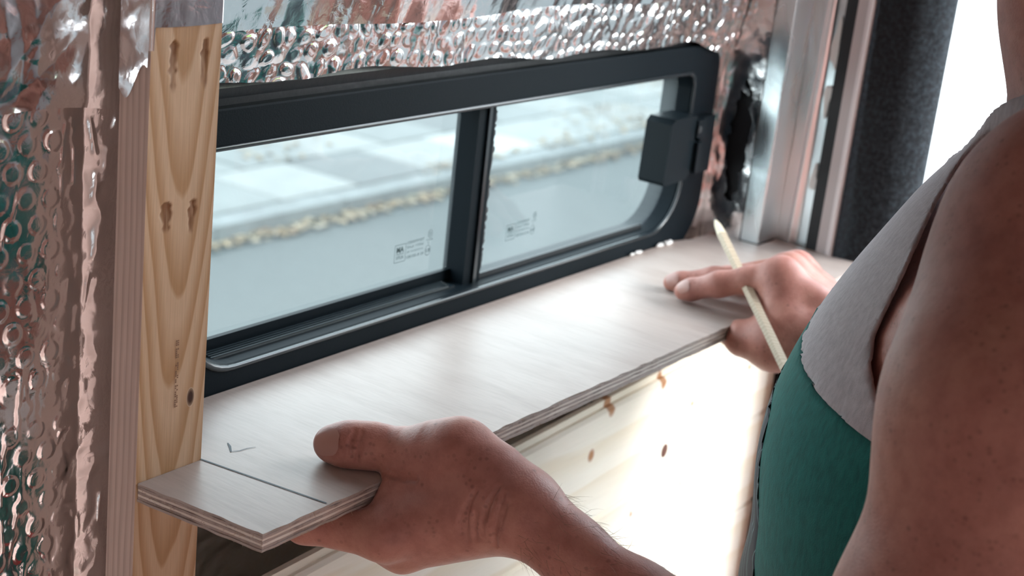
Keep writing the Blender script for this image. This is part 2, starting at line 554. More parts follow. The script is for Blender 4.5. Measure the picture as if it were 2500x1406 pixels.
# fallen leaves
M_LEAF = new_mat('fallen_leaf')[0]
nt = M_LEAF.node_tree; b = nt.nodes['Principled BSDF']
oi = nt.nodes.new('ShaderNodeTexCoord')
nt.links.new(ramp(nt, noise_tex(nt, oi.outputs['Object'], 9, 2), [(0.3, (0.11, 0.06, 0.03)), (0.48, (0.20, 0.14, 0.075)), (0.62, (0.23, 0.185, 0.13)), (0.8, (0.14, 0.135, 0.07))]), b.inputs['Base Color'])
b.inputs['Roughness'].default_value = 0.8
V, F = [], []
for i in range(3900):
    if i < 1500:
        x = random.uniform(1.5, 13.5); y = 4.95 - abs(random.gauss(0, 0.040)); z = GZ + 0.006 + random.random() * 0.02
    else:
        x = random.uniform(1.5, 13.5); y = 5.05 + random.random() ** 1.3 * 3.2; z = GZ + 0.09
        if noise2(np.array([x * 1.1]), np.array([y * 2.2]), 3)[0] < 0.08: continue
    a = random.uniform(0, 6.28); s = random.uniform(0.018, 0.04)
    ca, sa = math.cos(a) * s, math.sin(a) * s
    n = len(V)
    for (du, dv, dz) in ((-1, 0, 0.004), (0, -0.62, 0.012), (1, 0, 0.006), (0, 0.62, 0.012), (0, 0, 0.002)):
        V.append((x + du * ca - dv * sa, y + du * sa + dv * ca, z + dz * random.uniform(0.4, 1.6)))
    F += [(n, n + 1, n + 4), (n + 1, n + 2, n + 4), (n + 2, n + 3, n + 4), (n + 3, n, n + 4)]
tag(mesh_np('fallen_leaves', V, F, M_LEAF), 'yellow and brown fallen leaves along the kerb and pavement', 'leaves', kind='stuff')
# trees beyond the open rear of the van (their green shows in the foil)
M_CROWN = plain('tree_foliage', (0.20, 0.36, 0.06), 0.8, var=0.5, bump_scale=3)
M_TRUNK = plain('tree_bark', (0.14, 0.11, 0.09), 0.9, var=0.3, bump_scale=12)
def tree(x, y, h, r, seed, label):
    t = tag(empty('street_tree', (x, y, GZ)), label, 'tree')
    rr = np.random.default_rng(seed)
    bm = bmesh.new()
    bmesh.ops.create_cone(bm, cap_ends=True, segments=12, radius1=0.18, radius2=0.09, depth=h * 0.6, matrix=Matrix.Translation((x, y, GZ + h * 0.3)))
    mesh_bm('trunk', bm, M_TRUNK, t, smooth=True)
    V, F = [], []
    for k in range(2600):
        d = rr.normal(size=3); d /= np.linalg.norm(d)
        p = d * r * rr.uniform(0.55, 1.0) * (0.8 + 0.35 * math.sin(d[0] * 5 + seed) * math.sin(d[2] * 6))
        c = np.array([x, y, GZ + h * 0.72]) + p * np.array([1, 1, 1.15])
        u = rr.normal(size=3); u /= np.linalg.norm(u); w = np.cross(u, d); w /= np.linalg.norm(w) + 1e-6
        s = rr.uniform(0.08, 0.18); n = len(V)
        V += [c - u * s, c - w * s * .5, c + u * s, c + w * s * .5]; F.append((n, n + 1, n + 2, n + 3))
    mesh_np('foliage', V, F, M_CROWN, False, t)
tree(5.8, -4.6, 5.0, 1.5, 1, 'broad green street tree outside the rear, nearest the road edge')
tree(14.5, -2.0, 6.6, 2.2, 2, 'tall green street tree farther behind the van')
tree(8.0, -9.4, 5.4, 2.1, 3, 'green street tree on the far side of the road')

backdrop = tag(empty('white_backdrop', (9.0, 0.0, GZ)), 'added white block standing in for the overexposed daylight past the pillar', 'white_backdrop')  # white block added so the view past the pillar burns out to white
M_BACKDROP = plain('backdrop_white', (0.84, 0.84, 0.82), 0.9, var=0.04, bump_scale=3)
box('backdrop_wall', 8.0, 12.0, -3.0, 3.6, GZ, GZ + 2.5, M_BACKDROP, backdrop)
box('backdrop_cap', 7.85, 12.15, -3.15, 3.75, GZ + 2.5, GZ + 2.62, plain('backdrop_cap_grey', (0.20, 0.20, 0.21), 0.9), backdrop)
box('backdrop_panel', 7.96, 8.01, -1.6, 2.4, GZ + 0.01, GZ + 2.1, plain('backdrop_panel_white', (0.82, 0.82, 0.82), 0.6), backdrop)

# ================================================================== THE WINDOW
def outline(x0, x1, z0, z1, rbl, rbr, rtr, rtl, n=10):
    pts = []
    for cx, cz, r, a0 in ((x0 + rbl, z0 + rbl, rbl, 180), (x1 - rbr, z0 + rbr, rbr, 270), (x1 - rtr, z1 - rtr, rtr, 0), (x0 + rtl, z1 - rtl, rtl, 90)):
        for i in range(n + 1):
            a = math.radians(a0 + 90 * i / n)
            pts.append((cx + r * math.cos(a), cz + r * math.sin(a)))
    return pts

def loft(name, rings, mat, parent, closed=True, smooth=False):
    """rings: list of (outline, Y)"""
    V = []; n = len(rings[0][0])
    for pts, y in rings:
        V += [(p[0], y, ZS + p[1]) for p in pts]
    F = []
    m = len(rings)
    for k in range(m if closed else m - 1):
        k2 = (k + 1) % m
        for i in range(n):
            j = (i + 1) % n
            F.append((k * n + i, k * n + j, k2 * n + j, k2 * n + i))
    o = mesh_np(name, V, F, mat, smooth, parent)
    bm = bmesh.new(); bm.from_mesh(o.data); bmesh.ops.recalc_face_normals(bm, faces=bm.faces); bm.to_mesh(o.data); bm.free()
    return o

win = tag(empty('window_1', (0.85, 0.60, ZS)), 'black framed sliding window with two tinted panes', 'window', kind='structure')
def OUT(e): return outline(0.530 + e, 1.170 - e, -0.012 + e, 0.167 - e, 0.046 - e, 0.050 - e, 0.022 - e, 0.022 - e)
def INN(e): return outline(0.572 + e, 1.126 - e, 0.0150 + e, 0.143 - e, 0.038, 0.042, 0.012, 0.012)
loft('frame', [(OUT(0), 0.601), (OUT(0), 0.5888), (OUT(0.0010), 0.5880), (INN(-0.0016), 0.5880), (INN(-0.0004), 0.5886), (INN(0), 0.5896), (INN(0.0002), 0.616), (INN(-0.006), 0.616), (INN(-0.006), 0.601)], M_BLACK, win)
loft('frame_bead', [(INN(-0.0040), 0.5882), (INN(-0.0034), 0.5868), (INN(-0.0022), 0.5864), (INN(-0.0010), 0.5868), (INN(-0.0004), 0.5882)], M_GLOSSBLACK, win, smooth=True)
# black bonding strip between frame and foil
loft('sealant_strip', [(OUT(-0.022), 0.6005), (OUT(-0.022), 0.5965), (OUT(-0.010), 0.5930), (OUT(-0.004), 0.5945), (OUT(0.004), 0.5950), (OUT(0.004), 0.6005)], M_BLACKMETAL, win)
# panes
def pane(name, x0, x1, z0, z1, y, mat, r=(0.004, 0.004, 0.004, 0.004)):
    pts = outline(x0, x1, z0, z1, *r, n=6)
    bm = bmesh.new()
    a = [bm.verts.new((p[0], y, ZS + p[1])) for p in pts]
    bm.faces.new(a)
    return mesh_bm(name, bm, mat, win)
GY, SY = 0.612, 0.602
p1 = pane('fixed_pane', 0.572, 0.850, 0.016, 0.143, GY, M_GLASS, (0.036, 0.002, 0.002, 0.011))
p2 = pane('sliding_pane', 0.845, 1.126, 0.016, 0.143, SY, M_GLASS2, (0.002, 0.041, 0.011, 0.002))
# meeting stile
bm = bmesh.new()
bm_box(bm, 0.8395, 0.8590, 0.5965, 0.6150, ZS + 0.0145, ZS + 0.1435)
mesh_bm('mullion', bm, M_BLACK, win, bevel=0.0012)
box('mullion_lip', 0.8490, 0.8525, 0.5945, 0.5970, ZS + 0.0145, ZS + 0.1435, M_GLOSSBLACK, win, 0.0008)
# corner fillets of the left opening against the stile
for zc, s in ((0.143, -1), (0.0165, 1)):
    bm = bmesh.new(); pts = [(0.8400, zc)]
    for i in range(7):
        a = math.radians(90 * i / 6)
        pts.append((0.8400 - 0.011 * (1 - math.sin(a)), zc + s * 0.011 * (1 - math.cos(a))))
    lo = [bm.verts.new((x, 0.6100, ZS + z)) for x, z in pts]; hi = [bm.verts.new((x, 0.6135, ZS + z)) for x, z in pts]
    bm.faces.new(lo); bm.faces.new(hi[::-1])
    for i in range(len(pts)):
        j = (i + 1) % len(pts); bm.faces.new((lo[i], lo[j], hi[j], hi[i]))
    mesh_bm('corner_fillet', bm, M_BLACK, win)
# woven pile seal with ragged edge along the stile
zz = np.arange(0.015, 0.1432, 0.0005)
edge = 0.8655 + 0.0022 * np.array([noise2(np.array([z * 500]), np.array([1.0]), 4)[0] for z in zz]) + 0.0022 * np.array([noise2(np.array([z * 130]), np.array([3.0]), 5)[0] for z in zz])
V, F = [], []
for z, e in zip(zz, edge):
    V += [(0.8588, 0.5990, ZS + z), (e, 0.6000, ZS + z), (e, 0.6012, ZS + z), (0.8588, 0.6014, ZS + z)]
for i in range(len(zz) - 1):
    a = i * 4; b2 = a + 4
    for k in range(4):
        F.append((a + k, a + (k + 1) % 4, b2 + (k + 1) % 4, b2 + k))
mesh_np('pile_seal', V, F, M_RUBBER, False, win)
# rails at the foot of both panes
box('glazing_rail', 0.585, 0.8396, 0.6085, 0.6120, ZS + 0.0150, ZS + 0.0240, M_BLACK, win, 0.0006)
box('glazing_rail', 0.8590, 1.090, 0.5990, 0.6016, ZS + 0.0150, ZS + 0.0185, M_RUBBER, win, 0.0006)
bm = bmesh.new()
for k, y in enumerate((0.5985, 0.6005, 0.6025, 0.6045)):
    bm_box(bm, 0.600, 0.826, y, y + 0.0012, ZS + 0.0151, ZS + 0.0172 + 0.0004 * k)
bm_box(bm, 0.600, 0.832, 0.5975, 0.6065, ZS + 0.0150, ZS + 0.0160)
mesh_bm('slide_track', bm, M_GLOSSBLACK, win, bevel=0.0003, seg=1)
# latch
la = empty('latch', (1.10, 0.585, ZS + 0.085)); la.parent = win; la.matrix_parent_inverse = Matrix.Identity(4); la.location = Vector((1.10, 0.585, ZS + 0.085)) - Vector(win.location)
LO = Vector((1.10, 0.585, ZS + 0.085))
class _L:  # offset holder so that parts are written in world coordinates
    location = LO
def lpart(name, bm, mat, bevel=0.0, seg=2, smooth=False):
    if bevel > 0:
        bmesh.ops.bevel(bm, geom=[e for e in bm.edges if e.calc_face_angle(0) > 0.5], offset=bevel, segments=seg, profile=0.5, affect='EDGES', clamp_overlap=True)
    bmesh.ops.recalc_face_normals(bm, faces=bm.faces)
    bmesh.ops.translate(bm, verts=bm.verts, vec=-LO)
    me = bpy.data.meshes.new(name); bm.to_mesh(me); bm.free(); me.materials.append(mat)
    for p in me.polygons: p.use_smooth = smooth
    o = bpy.data.objects.new(name, me); put(o, la); return o
bm = bmesh.new()
lz0, lz1 = ZS + 0.058, ZS + 0.1125
quad = [(1.0745, lz0 + 0.003), (1.0765, lz0), (1.112, lz0 + 0.001), (1.118, lz0 + 0.006), (1.118, lz1), (1.0815, lz1), (1.0765, lz1 - 0.004)]
a = [bm.verts.new((x, 0.5755, z)) for x, z in quad]; c = [bm.verts.new((x, 0.5995, z)) for x, z in quad]
bm.faces.new(a); bm.faces.new(c[::-1])
for i in range(len(quad)):
    j = (i + 1) % len(quad); bm.faces.new((a[i], a[j], c[j], c[i]))
lpart('latch_body', bm, M_PLASTIC, 0.0022, 3)
bm = bmesh.new(); bm_box(bm, 1.118, 1.131, 0.5735, 0.5890, ZS + 0.0935, ZS + 0.1085); lpart('catch_tab', bm, M_PLASTIC, 0.0016, 2)
bm = bmesh.new(); bmesh.ops.create_cone(bm, cap_ends=True, segments=20, radius1=0.0032, radius2=0.0032, depth=0.0012, matrix=Matrix.Translation((1.1205, 0.5733, ZS + 0.101)) @ Matrix.Rotation(math.pi / 2, 4, 'X')); lpart('screw_hole', bm, M_RUBBER)
bm = bmesh.new(); bm_box(bm, 1.1185, 1.1265, 0.5715, 0.5860, ZS + 0.0660, ZS + 0.0900); lpart('finger_lever', bm, M_PLASTIC, 0.0026, 3)
bm = bmesh.new(); bm_box(bm, 1.132, 1.1555, 0.5780, 0.5890, ZS + 0.0610, ZS + 0.1090); lpart('keeper_plate', bm, M_PLASTIC, 0.0035, 3)
# stamps etched on the panes, read from outside (so mirrored from in here)
def text_part(name, s, size, x, z, y, parent, width=None, bold=0.0):
    cu = bpy.data.curves.new(name, 'FONT'); cu.body = s; cu.size = size; cu.offset = bold; cu.resolution_u = 2
    tmp = bpy.data.objects.new('tmp', cu); col.objects.link(tmp)
    dg = bpy.context.evaluated_depsgraph_get(); dg.update()
    me = bpy.data.meshes.new_from_object(tmp.evaluated_get(dg))
    bpy.data.objects.remove(tmp); bpy.data.curves.remove(cu)
    co = np.zeros(len(me.vertices) * 3, np.float32); me.vertices.foreach_get('co', co); co = co.reshape(-1, 3)
    w = co[:, 0].max() - co[:, 0].min(); sx = (width / w) if width else 1.0
    mid = 0.5 * (co[:, 0].max() + co[:, 0].min())
    new = np.stack([x - (co[:, 0] - mid) * sx, np.full(len(co), y), ZS + z + co[:, 1]], 1) - np.array(parent_world(parent))
    me.vertices.foreach_set('co', new.astype(np.float32).ravel()); me.materials.clear(); me.materials.append(M_STAMP); me.update()
    me.name = name
    return put(bpy.data.objects.new(name, me), parent)
def parent_world(o):
    l = Vector((0, 0, 0))
    while o: l = l + Vector(o.location); o = o.parent
    return l
def stroke(name, pts, w, y, parent, closed=False):
    """flat printed line through (x, z) points"""
    pts = [np.array(p, float) for p in pts]
    if closed: pts = pts + [pts[0]]
    V, F = [], []
    off = np.array(parent_world(parent))
    for a, b3 in zip(pts[:-1], pts[1:]):
        d = b3 - a; l = np.linalg.norm(d)
        if l < 1e-9: continue
        nrm = np.array([-d[1], d[0]]) / l * w / 2; d = d / l * w / 2
        n = len(V)
        for q in (a - d + nrm, a - d - nrm, b3 + d - nrm, b3 + d + nrm):
            V.append(np.array([q[0], y, ZS + q[1]]) - off)
        F.append((n, n + 1, n + 2, n + 3))
    return mesh_np(name, V, F, M_STAMP, False, None) if parent is None else _child(mesh_np(name, V, F, M_STAMP, False), parent)
def _child(o, parent):
    o.parent = parent; o.matrix_parent_inverse = Matrix.Identity(4); return o
def stamp(x, z, y, k, parent):
    """x, z: lower left corner as seen from inside"""
    y -= 0.0002
    stroke('stamp_box', [(x, z), (x + 0.0115 * k, z), (x + 0.0115 * k, z + 0.0122 * k), (x, z + 0.0122 * k)], 0.00035, y, parent, True)
    text_part('stamp_letters', 'AM', 0.0054 * k, x + 0.0057 * k, z + 0.0068 * k, y, parent, 0.0078 * k, 0.00022)
    stroke('stamp_rule', [(x + 0.0018 * k, z + 0.0056 * k), (x + 0.0097 * k, z + 0.0056 * k)], 0.0004, y, parent)
    text_part('stamp_letters', 'AUTO', 0.0034 * k, x + 0.0057 * k, z + 0.0020 * k, y, parent, 0.0078 * k, 0.00005)
    cx = x + 0.0128 * k
    for s, sz, dz, w in (('TEMPERED', 0.0028, 0.0112, 0.0185), ('SAFETY GLASS', 0.0025, 0.0080, 0.0180), ('DOT MI-0640-GM-1 5AC', 0.0021, 0.0048, 0.0180), ('43 R-001851', 0.0032, 0.0008, 0.0190)):
        text_part('stamp_letters', s, sz * k, cx + w * k / 2, z + dz * k, y, parent, w * k)
    def circ(xc, zc, r, n=20): return [(xc + r * 0.82 * math.cos(6.2832 * i / n), zc + r * math.sin(6.2832 * i / n)) for i in range(n)]
    ex = x + 0.0362 * k
    stroke('stamp_ring', circ(ex, z + 0.0030 * k, 0.0036 * k), 0.0003, y, parent, True)
    text_part('stamp_letters', 'E1', 0.0034 * k, ex, z + 0.0018 * k, y, parent, 0.0040 * k, 0.00006)
    text_part('stamp_letters', 'V', 0.0026 * k, ex, z + 0.0074 * k, y, parent)
    text_part('stamp_letters', 'E000199', 0.0018 * k, ex + 0.001 * k, z + 0.0099 * k, y, parent, 0.0068 * k)
    stroke('stamp_ring', circ(ex + 0.0014 * k, z + 0.0148 * k, 0.0028 * k), 0.0003, y, parent, True)
    for q in (-1, 0, 1):
        stroke('stamp_arc', [(ex + (0.0014 + 0.0010 * q - 0.0004) * k, z + 0.0162 * k), (ex + (0.0014 + 0.0010 * q + 0.0003) * k, z + 0.0148 * k), (ex + (0.0014 + 0.0010 * q - 0.0004) * k, z + 0.0134 * k)], 0.0003, y, parent)
stamp(0.7795, 0.0380, GY, 1.0, p1)
stamp(0.8952, 0.0365, SY, 0.95, p2)

# ================================================================== FOIL LININGS
def nonuni(*segs):
    return np.unique(np.round(np.concatenate([np.arange(a, b, s) for a, b, s in segs] + [np.array([segs[-1][1]])]), 6))

def sheet(name, us, vs_, fn, mat, label, keep=None, group=None):
    U, Vv = np.meshgrid(us, vs_, indexing='ij')
    pts = fn(U, Vv)
    k = None
    if keep is not None:
        Uc = 0.25 * (U[1:, 1:] + U[:-1, 1:] + U[1:, :-1] + U[:-1, :-1]); Vc = 0.25 * (Vv[1:, 1:] + Vv[:-1, 1:] + Vv[1:, :-1] + Vv[:-1, :-1])
        k = keep(Uc, Vc)
    o = mesh_np(name, pts.reshape(-1, 3), grid_faces(len(us), len(vs_), k), mat)
    return tag(o, label, 'insulation', group)

def sm(x, a, b):
    t = np.clip((x - a) / (b - a), 0, 1); return t * t * (3 - 2 * t)

# left of the post: bubble foil
def f_left(U, V):
    fade = 1 - sm(U, 0.461, 0.473)
    b, best = bubbles(U, V, 0.0150, 0.0118, 3)
    h = b * 0.0007 * fade
    h += crumple(U, V, 0.009, 6, 11, 2.2) * (0.26 + 0.06 * (1 - fade)) * sm(best, 0.0030, 0.0075)
    h += 0.006 * noise2(U * 14, V * 6, 2) * 0.5
    h += 0.0007 * np.exp(-(noise2(U * 120, V * 26, 17) / 0.06) ** 2) * np.clip(noise2(U * 60, V * 40, 19) * 4 + 0.5, 0, 1) * sm(best, 0.0025, 0.006)
    h += (1 - fade) * crumple(U * 1.0, V, 0.016, 6, 14, 3.0) * 0.14
    y = 0.566 - h - 0.42 * np.clip(U - 0.476, 0, 0.030)
    return np.stack([U, y, ZS + V], -1)
sheet('bubble_foil', nonuni((0.10, 0.40, 0.004), (0.40, 0.515, 0.0007)), nonuni((-0.40, -0.13, 0.006), (-0.13, 0.215, 0.0008), (0.215, 0.32, 0.005)), f_left, M_FOIL, 'silver bubble foil insulation on the wall left of the wooden post')
# crumpled tape over its upper edge
def f_tapeL(U, V):
    bot = 0.1905 - 0.006 * sm(U, 0.41, 0.43) + 0.004 * np.sin(U * 60) * 0.4
    z = bot + V
    h = crumple(U, z, 0.017, 8, 21, 1.5) * 0.50 + crumple(U, z, 0.007, 5, 22, 1.3) * 0.16
    y = 0.5615 - h * (1 - 0.7 * sm(U, 0.470, 0.485)) - 0.02 * np.clip(V - 0.03, 0, 1) - 0.35 * np.clip(U - 0.474, 0, 1)
    return np.stack([U, y, ZS + z], -1)
sheet('foil_tape', nonuni((0.10, 0.40, 0.004), (0.40, 0.492, 0.0007)), nonuni((0, 0.06, 0.0007), (0.06, 0.16, 0.004)), f_tapeL, M_TAPE, 'crumpled aluminium tape over the top edge of the bubble foil beside the post')
# tape wrapped round the head of the post
def f_wrap(U, V):
    # U: distance round the post, 0 = back of left side, 0.02 = front left corner, 0.064 = front right corner
    side = U < 0.020
    r = crumple(U, V, 0.012, 6, 31, 1.6) * 0.05 + 0.0008
    bot = np.where(side, 0.196 + 0.010 * sm(U, 0.004, 0.018) - 0.004 * np.sin(U * 300), 0.2272 - 0.0005 * np.sin((U - 0.02) * 70))
    bot = np.where(np.abs(U - 0.02) < 0.0012, 0.2165, bot)
    z = bot + V * (0.32 - bot) / 0.10
    x = np.where(side, 0.4815 - r, np.where(U > 0.064, 0.5255 + r, 0.4815 + (U - 0.020)))
    y = np.where(side, 0.548 - U, np.where(U > 0.064, 0.528 + (U - 0.064), 0.528 - r))
    return np.stack([x, y, ZS + z], -1)
sheet('foil_tape', nonuni((0.0, 0.084, 0.0006)), nonuni((0, 0.035, 0.0006), (0.035, 0.10, 0.003)), f_wrap, M_TAPE, 'aluminium tape wrapped round the head of the wooden post')
# above the window: bubble foil bolster
def f_top(U, V):
    bot = 0.1815 - 0.010 * sm(U, 0.58, 1.12) - 0.010 * sm(U, 1.10, 1.16) + 0.0016 * np.sin(U * 47) + 0.0012 * noise2(U * 60, U * 0, 5)
    z = bot + V
    b, best = bubbles(U + 0.010 * noise2(U * 60, V * 60, 8), z + 0.008 * noise2(U * 60 + 9, V * 60, 18), 0.0125, 0.0105, 9)
    h = b * 0.0010 + crumple(U, z, 0.0085, 6, 41, 1.0) * 0.34 + crumple(U, z, 0.022, 5, 44, 1.0) * 0.14
    y = 0.5850 - 0.0030 * sm(V, 0.0, 0.03) - h - V * 0.10
    return np.stack([U, y, ZS + z], -1)
sheet('bubble_foil', nonuni((0.527, 1.183, 0.0008)), nonuni((0, 0.050, 0.0008)), f_top, M_FOIL, 'bright bubble foil strip along the top of the window frame')
def f_top2(U, V):
    z = 0.2110 + 0.002 * np.sin(U * 23) + V + 0.006 * sm(U, 1.02, 1.10)
    h = crumple(U, z, 0.030, 7, 51, 2.2) * 0.30 + crumple(U, z, 0.012, 5, 52, 2.0) * 0.06
    y = 0.5715 - h - V * 0.35
    return np.stack([U, y, ZS + z], -1)
sheet('foil_tape', nonuni((0.527, 1.183, 0.0012)), nonuni((0, 0.045, 0.0010), (0.045, 0.12, 0.004)), f_top2, M_TAPE, 'wide creased aluminium tape above the bubble foil strip over the window')
# right of the window, with a torn hole showing black paint
def f_right(U, V):
    # wall beside the frame, then round the corner onto the side of the batten
    h = crumple(U, V, 0.014, 7, 61, 2.4) * 0.34 + crumple(U, V, 0.006, 4, 62, 1.5) * 0.12
    side = U > 1.186
    x = np.where(side, 1.1865 - h - 0.002, U)
    y = np.where(side, 0.5890 - (U - 1.186), 0.5905 - h * sm(U, 1.166, 1.176))
    return np.stack([x, y, ZS + V], -1)
def keep_right(U, V):
    n = noise2(U * 140, V * 140, 66) * 1.0 + noise2(U * 420, V * 420, 67) * 0.5
    d = ((U - HOLE_U) / 0.0095) ** 2 + ((V - 0.083) / 0.046) ** 2
    corner = (np.hypot(U - 1.120, V - 0.038) > 0.0492) & (U > 1.120) & (V < 0.038)
    return (d + n * 1.1 > 1.0) & ((U > 1.1685) | corner)
_d = FWD + (1806 - 1250) / 3750 * RIGHT - (330 - 703) / 3750 * UPV
HOLE_U = 1.186 + (0.589 - (_d * (1.186 / _d[0]))[1])
sheet('bubble_foil', nonuni((1.118, 1.222, 0.0007)), nonuni((-0.010, 0.190, 0.0007), (0.190, 0.32, 0.002)), f_right, M_FOIL, 'wrinkled torn silver foil between the window and the taped batten', keep_right)
# below the shelf: foil behind the planks
def f_low(U, V):
    b, best = bubbles(U, V, 0.0150, 0.0118, 13)
    h = b * 0.0005 + crumple(U, V, 0.020, 6, 71, 0.7) * 0.22
    y = 0.594 - h
    return np.stack([U, y, ZS + V], -1)
sheet('bubble_foil', nonuni((0.516, 1.21, 0.0018)), nonuni((-0.50, -0.20, 0.008), (-0.20, -0.013, 0.0014)), f_low, M_FOIL, 'shaded silver foil under the shelf behind the pine planks')

# ================================================================== REAR PILLAR, far end of the shelf
def f_batten(U, V):
    # U round the batten: 0..0.020 left face towards the camera, 0.020..0.050 face to the room
    r = crumple(U, V, 0.02, 5, 81, 2.5) * 0.075 + 0.0010 * noise2(U * 70, V * 40, 9)
    x = np.where(U < 0.020, 1.1860 - r, 1.1860 + (U - 0.020))
    y = np.where(U < 0.020, 0.5555 - U, 0.5355 - r)
    return np.stack([x, y, ZS + V], -1)
bat = tag(empty('taped_batten', (1.20, 0.55, ZS)), 'upright batten sheathed in smooth aluminium tape at the far end of the shelf', 'batten')
o = sheet('tape_sheath', nonuni((0, 0.0560, 0.0008)), nonuni((0.0005, 0.24, 0.0010), (0.24, 0.6, 0.01)), f_batten, M_BRUSH, '')
del o['category']; o.parent = bat; o.matrix_parent_inverse = Matrix.Translation((-1.20, -0.55, -ZS))
box('batten_core', 1.1905, 1.2150, 0.5390, 0.5995, ZS + 0.0005, ZS + 0.6, M_BLACKMETAL, bat)
def f_end(U, V):
    r = crumple(U, V, 0.014, 6, 91, 5.0) * 0.24
    ridge = 0.0035 * np.exp(-((U - 0.015 - 0.02 * V) / 0.003) ** 2)
    return np.stack([1.2225 - r - ridge, 0.5370 - U, ZS + V], -1)
sheet('foil_tape', nonuni((0, 0.0215, 0.0006)), nonuni((-0.015, 0.24, 0.0010), (0.24, 0.6, 0.01)), f_end, M_BRUSH, 'bright creased aluminium tape on the pillar beside the taped batten')
def f_end2(U, V):
    r = crumple(U, V, 0.010, 5, 95, 3.0) * 0.12
    return np.stack([1.2238 - r, 0.5180 - U, ZS + V], -1)
def keep_end2(U, V):
    return U < 0.0125 + 0.003 * noise2(V * 90, V * 0 + 2, 6) + 0.002 * noise2(V * 300, V * 0, 7)
sheet('foil_tape', nonuni((0, 0.0150, 0.0005)), nonuni((-0.015, 0.24, 0.0010), (0.24, 0.6, 0.01)), f_end2, M_BRUSH, 'dull ragged aluminium tape strip next to the black pillar seal', keep_end2)
# white scraps of backing paper on that strip
for zc, hh, ww, lab in ((0.176, 0.040, 0.007, 'tallest torn white paper scrap, uppermost on the dull tape strip'), (0.130, 0.026, 0.006, 'middle one of the torn white paper scraps on the dull tape strip'), (0.060, 0.022, 0.006, 'small torn white paper scrap on the dull tape strip, closest to the shelf')):
    bm = bmesh.new()
    pts = []
    for i in range(26):
        a = 6.2832 * i / 26
        rr = 1 + 0.35 * math.sin(3 * a + zc * 50) * random.uniform(0.4, 1)
        pts.append((0.5095 + ww * 0.5 * rr * math.cos(a), zc + hh * 0.5 * rr * math.sin(a)))
    lo = [bm.verts.new((1.2205, y, ZS + z)) for y, z in pts]; hi = [bm.verts.new((1.2225, y, ZS + z)) for y, z in pts]
    bm.faces.new(lo); bm.faces.new(hi[::-1])
    for i in range(26): bm.faces.new((lo[i], lo[(i + 1) % 26], hi[(i + 1) % 26], hi[i]))
    tag(mesh_bm('paper_scrap', bm, M_SEALANT), lab, 'scrap', 'paper scraps on the tape')
pil = tag(empty('door_pillar', (1.25, 0.47, 0.0)), 'rear door pillar with black seal, grey trim and charcoal carpet', 'pillar')
box('pillar_core', 1.2262, 1.250, 0.450, 0.599, 0.001, ZT - 0.001, M_BLACKMETAL, pil)
box('door_seal', 1.2160, 1.2260, 0.4935, 0.5045, 0.001, ZT - 0.001, M_RUBBER, pil, 0.002)
box('trim_strip', 1.2130, 1.2260, 0.4835, 0.4930, 0.001, ZT - 0.001, M_ALU, pil, 0.0015)
box('trim_lip', 1.2110, 1.2260, 0.4805, 0.4835, 0.001, ZT - 0.001, plain('pale_trim_edge', (0.74, 0.72, 0.73), 0.35), pil, 0.001)
m, nt, b = new_mat('charcoal_carpet')
n = noise_tex(nt, coords(nt), 260, 4, 0.7)
n2 = noise_tex(nt, coords(nt), 1400, 2, 0.7)
nt.links.new(ramp(nt, n, [(0.42, (0.003, 0.006, 0.010)), (0.64, (0.036, 0.052, 0.066))]), b.inputs['Base Color'])
b.inputs['Roughness'].default_value = 1.0
b.inputs['Sheen Weight'].default_value = 0.08
b.inputs['Sheen Roughness'].default_value = 0.4
bump(nt, b, mth(nt, 'ADD', n, n2), 0.8, 0.003)
M_CARPET = m
pts = [(1.2190, 0.4800)]
for i in range(13):
    a = math.radians(180 + 90 * i / 12)
    pts.append((1.2190 + 0.030 + 0.030 * math.cos(a), 0.4240 + 0.030 + 0.030 * math.sin(a)))
pts += [(1.2530, 0.4240), (1.2530, 0.4800)]
o = prism('pillar_carpet', pts, 0.001, ZT - 0.001, M_CARPET, pil)
for p in o.data.polygons: p.use_smooth = abs(p.normal.z) < 0.5
# carpet fibres standing on the pillar edge
V, F = [], []
r = np.random.default_rng(5)
for i in range(9000):
    t = r.uniform(); z = ZS + r.uniform(-0.05, 0.27)
    if t < 0.45: y = r.uniform(0.454, 0.480); x = 1.2190; nn = np.array([-1, 0, 0.0])
    else:
        a = math.radians(180 + 90 * r.uniform()); x = 1.249 + 0.030 * math.cos(a); y = 0.454 + 0.030 * math.sin(a); nn = np.array([math.cos(a), math.sin(a), 0])
    p = np.array([x, y, z]); d = nn + r.normal(size=3) * 0.7; d /= np.linalg.norm(d)
    l = r.uniform(0.0015, 0.0040); w = np.cross(d, r.normal(size=3)); w = w / np.linalg.norm(w) * 0.00012
    n0 = len(V); V += [p - w, p + w, p + d * l]; F.append((n0, n0 + 1, n0 + 2))
tag(mesh_np('carpet_fibres', V, F, plain('carpet_fibre', (0.035, 0.047, 0.056), 0.9), False, pil), kind='stuff')

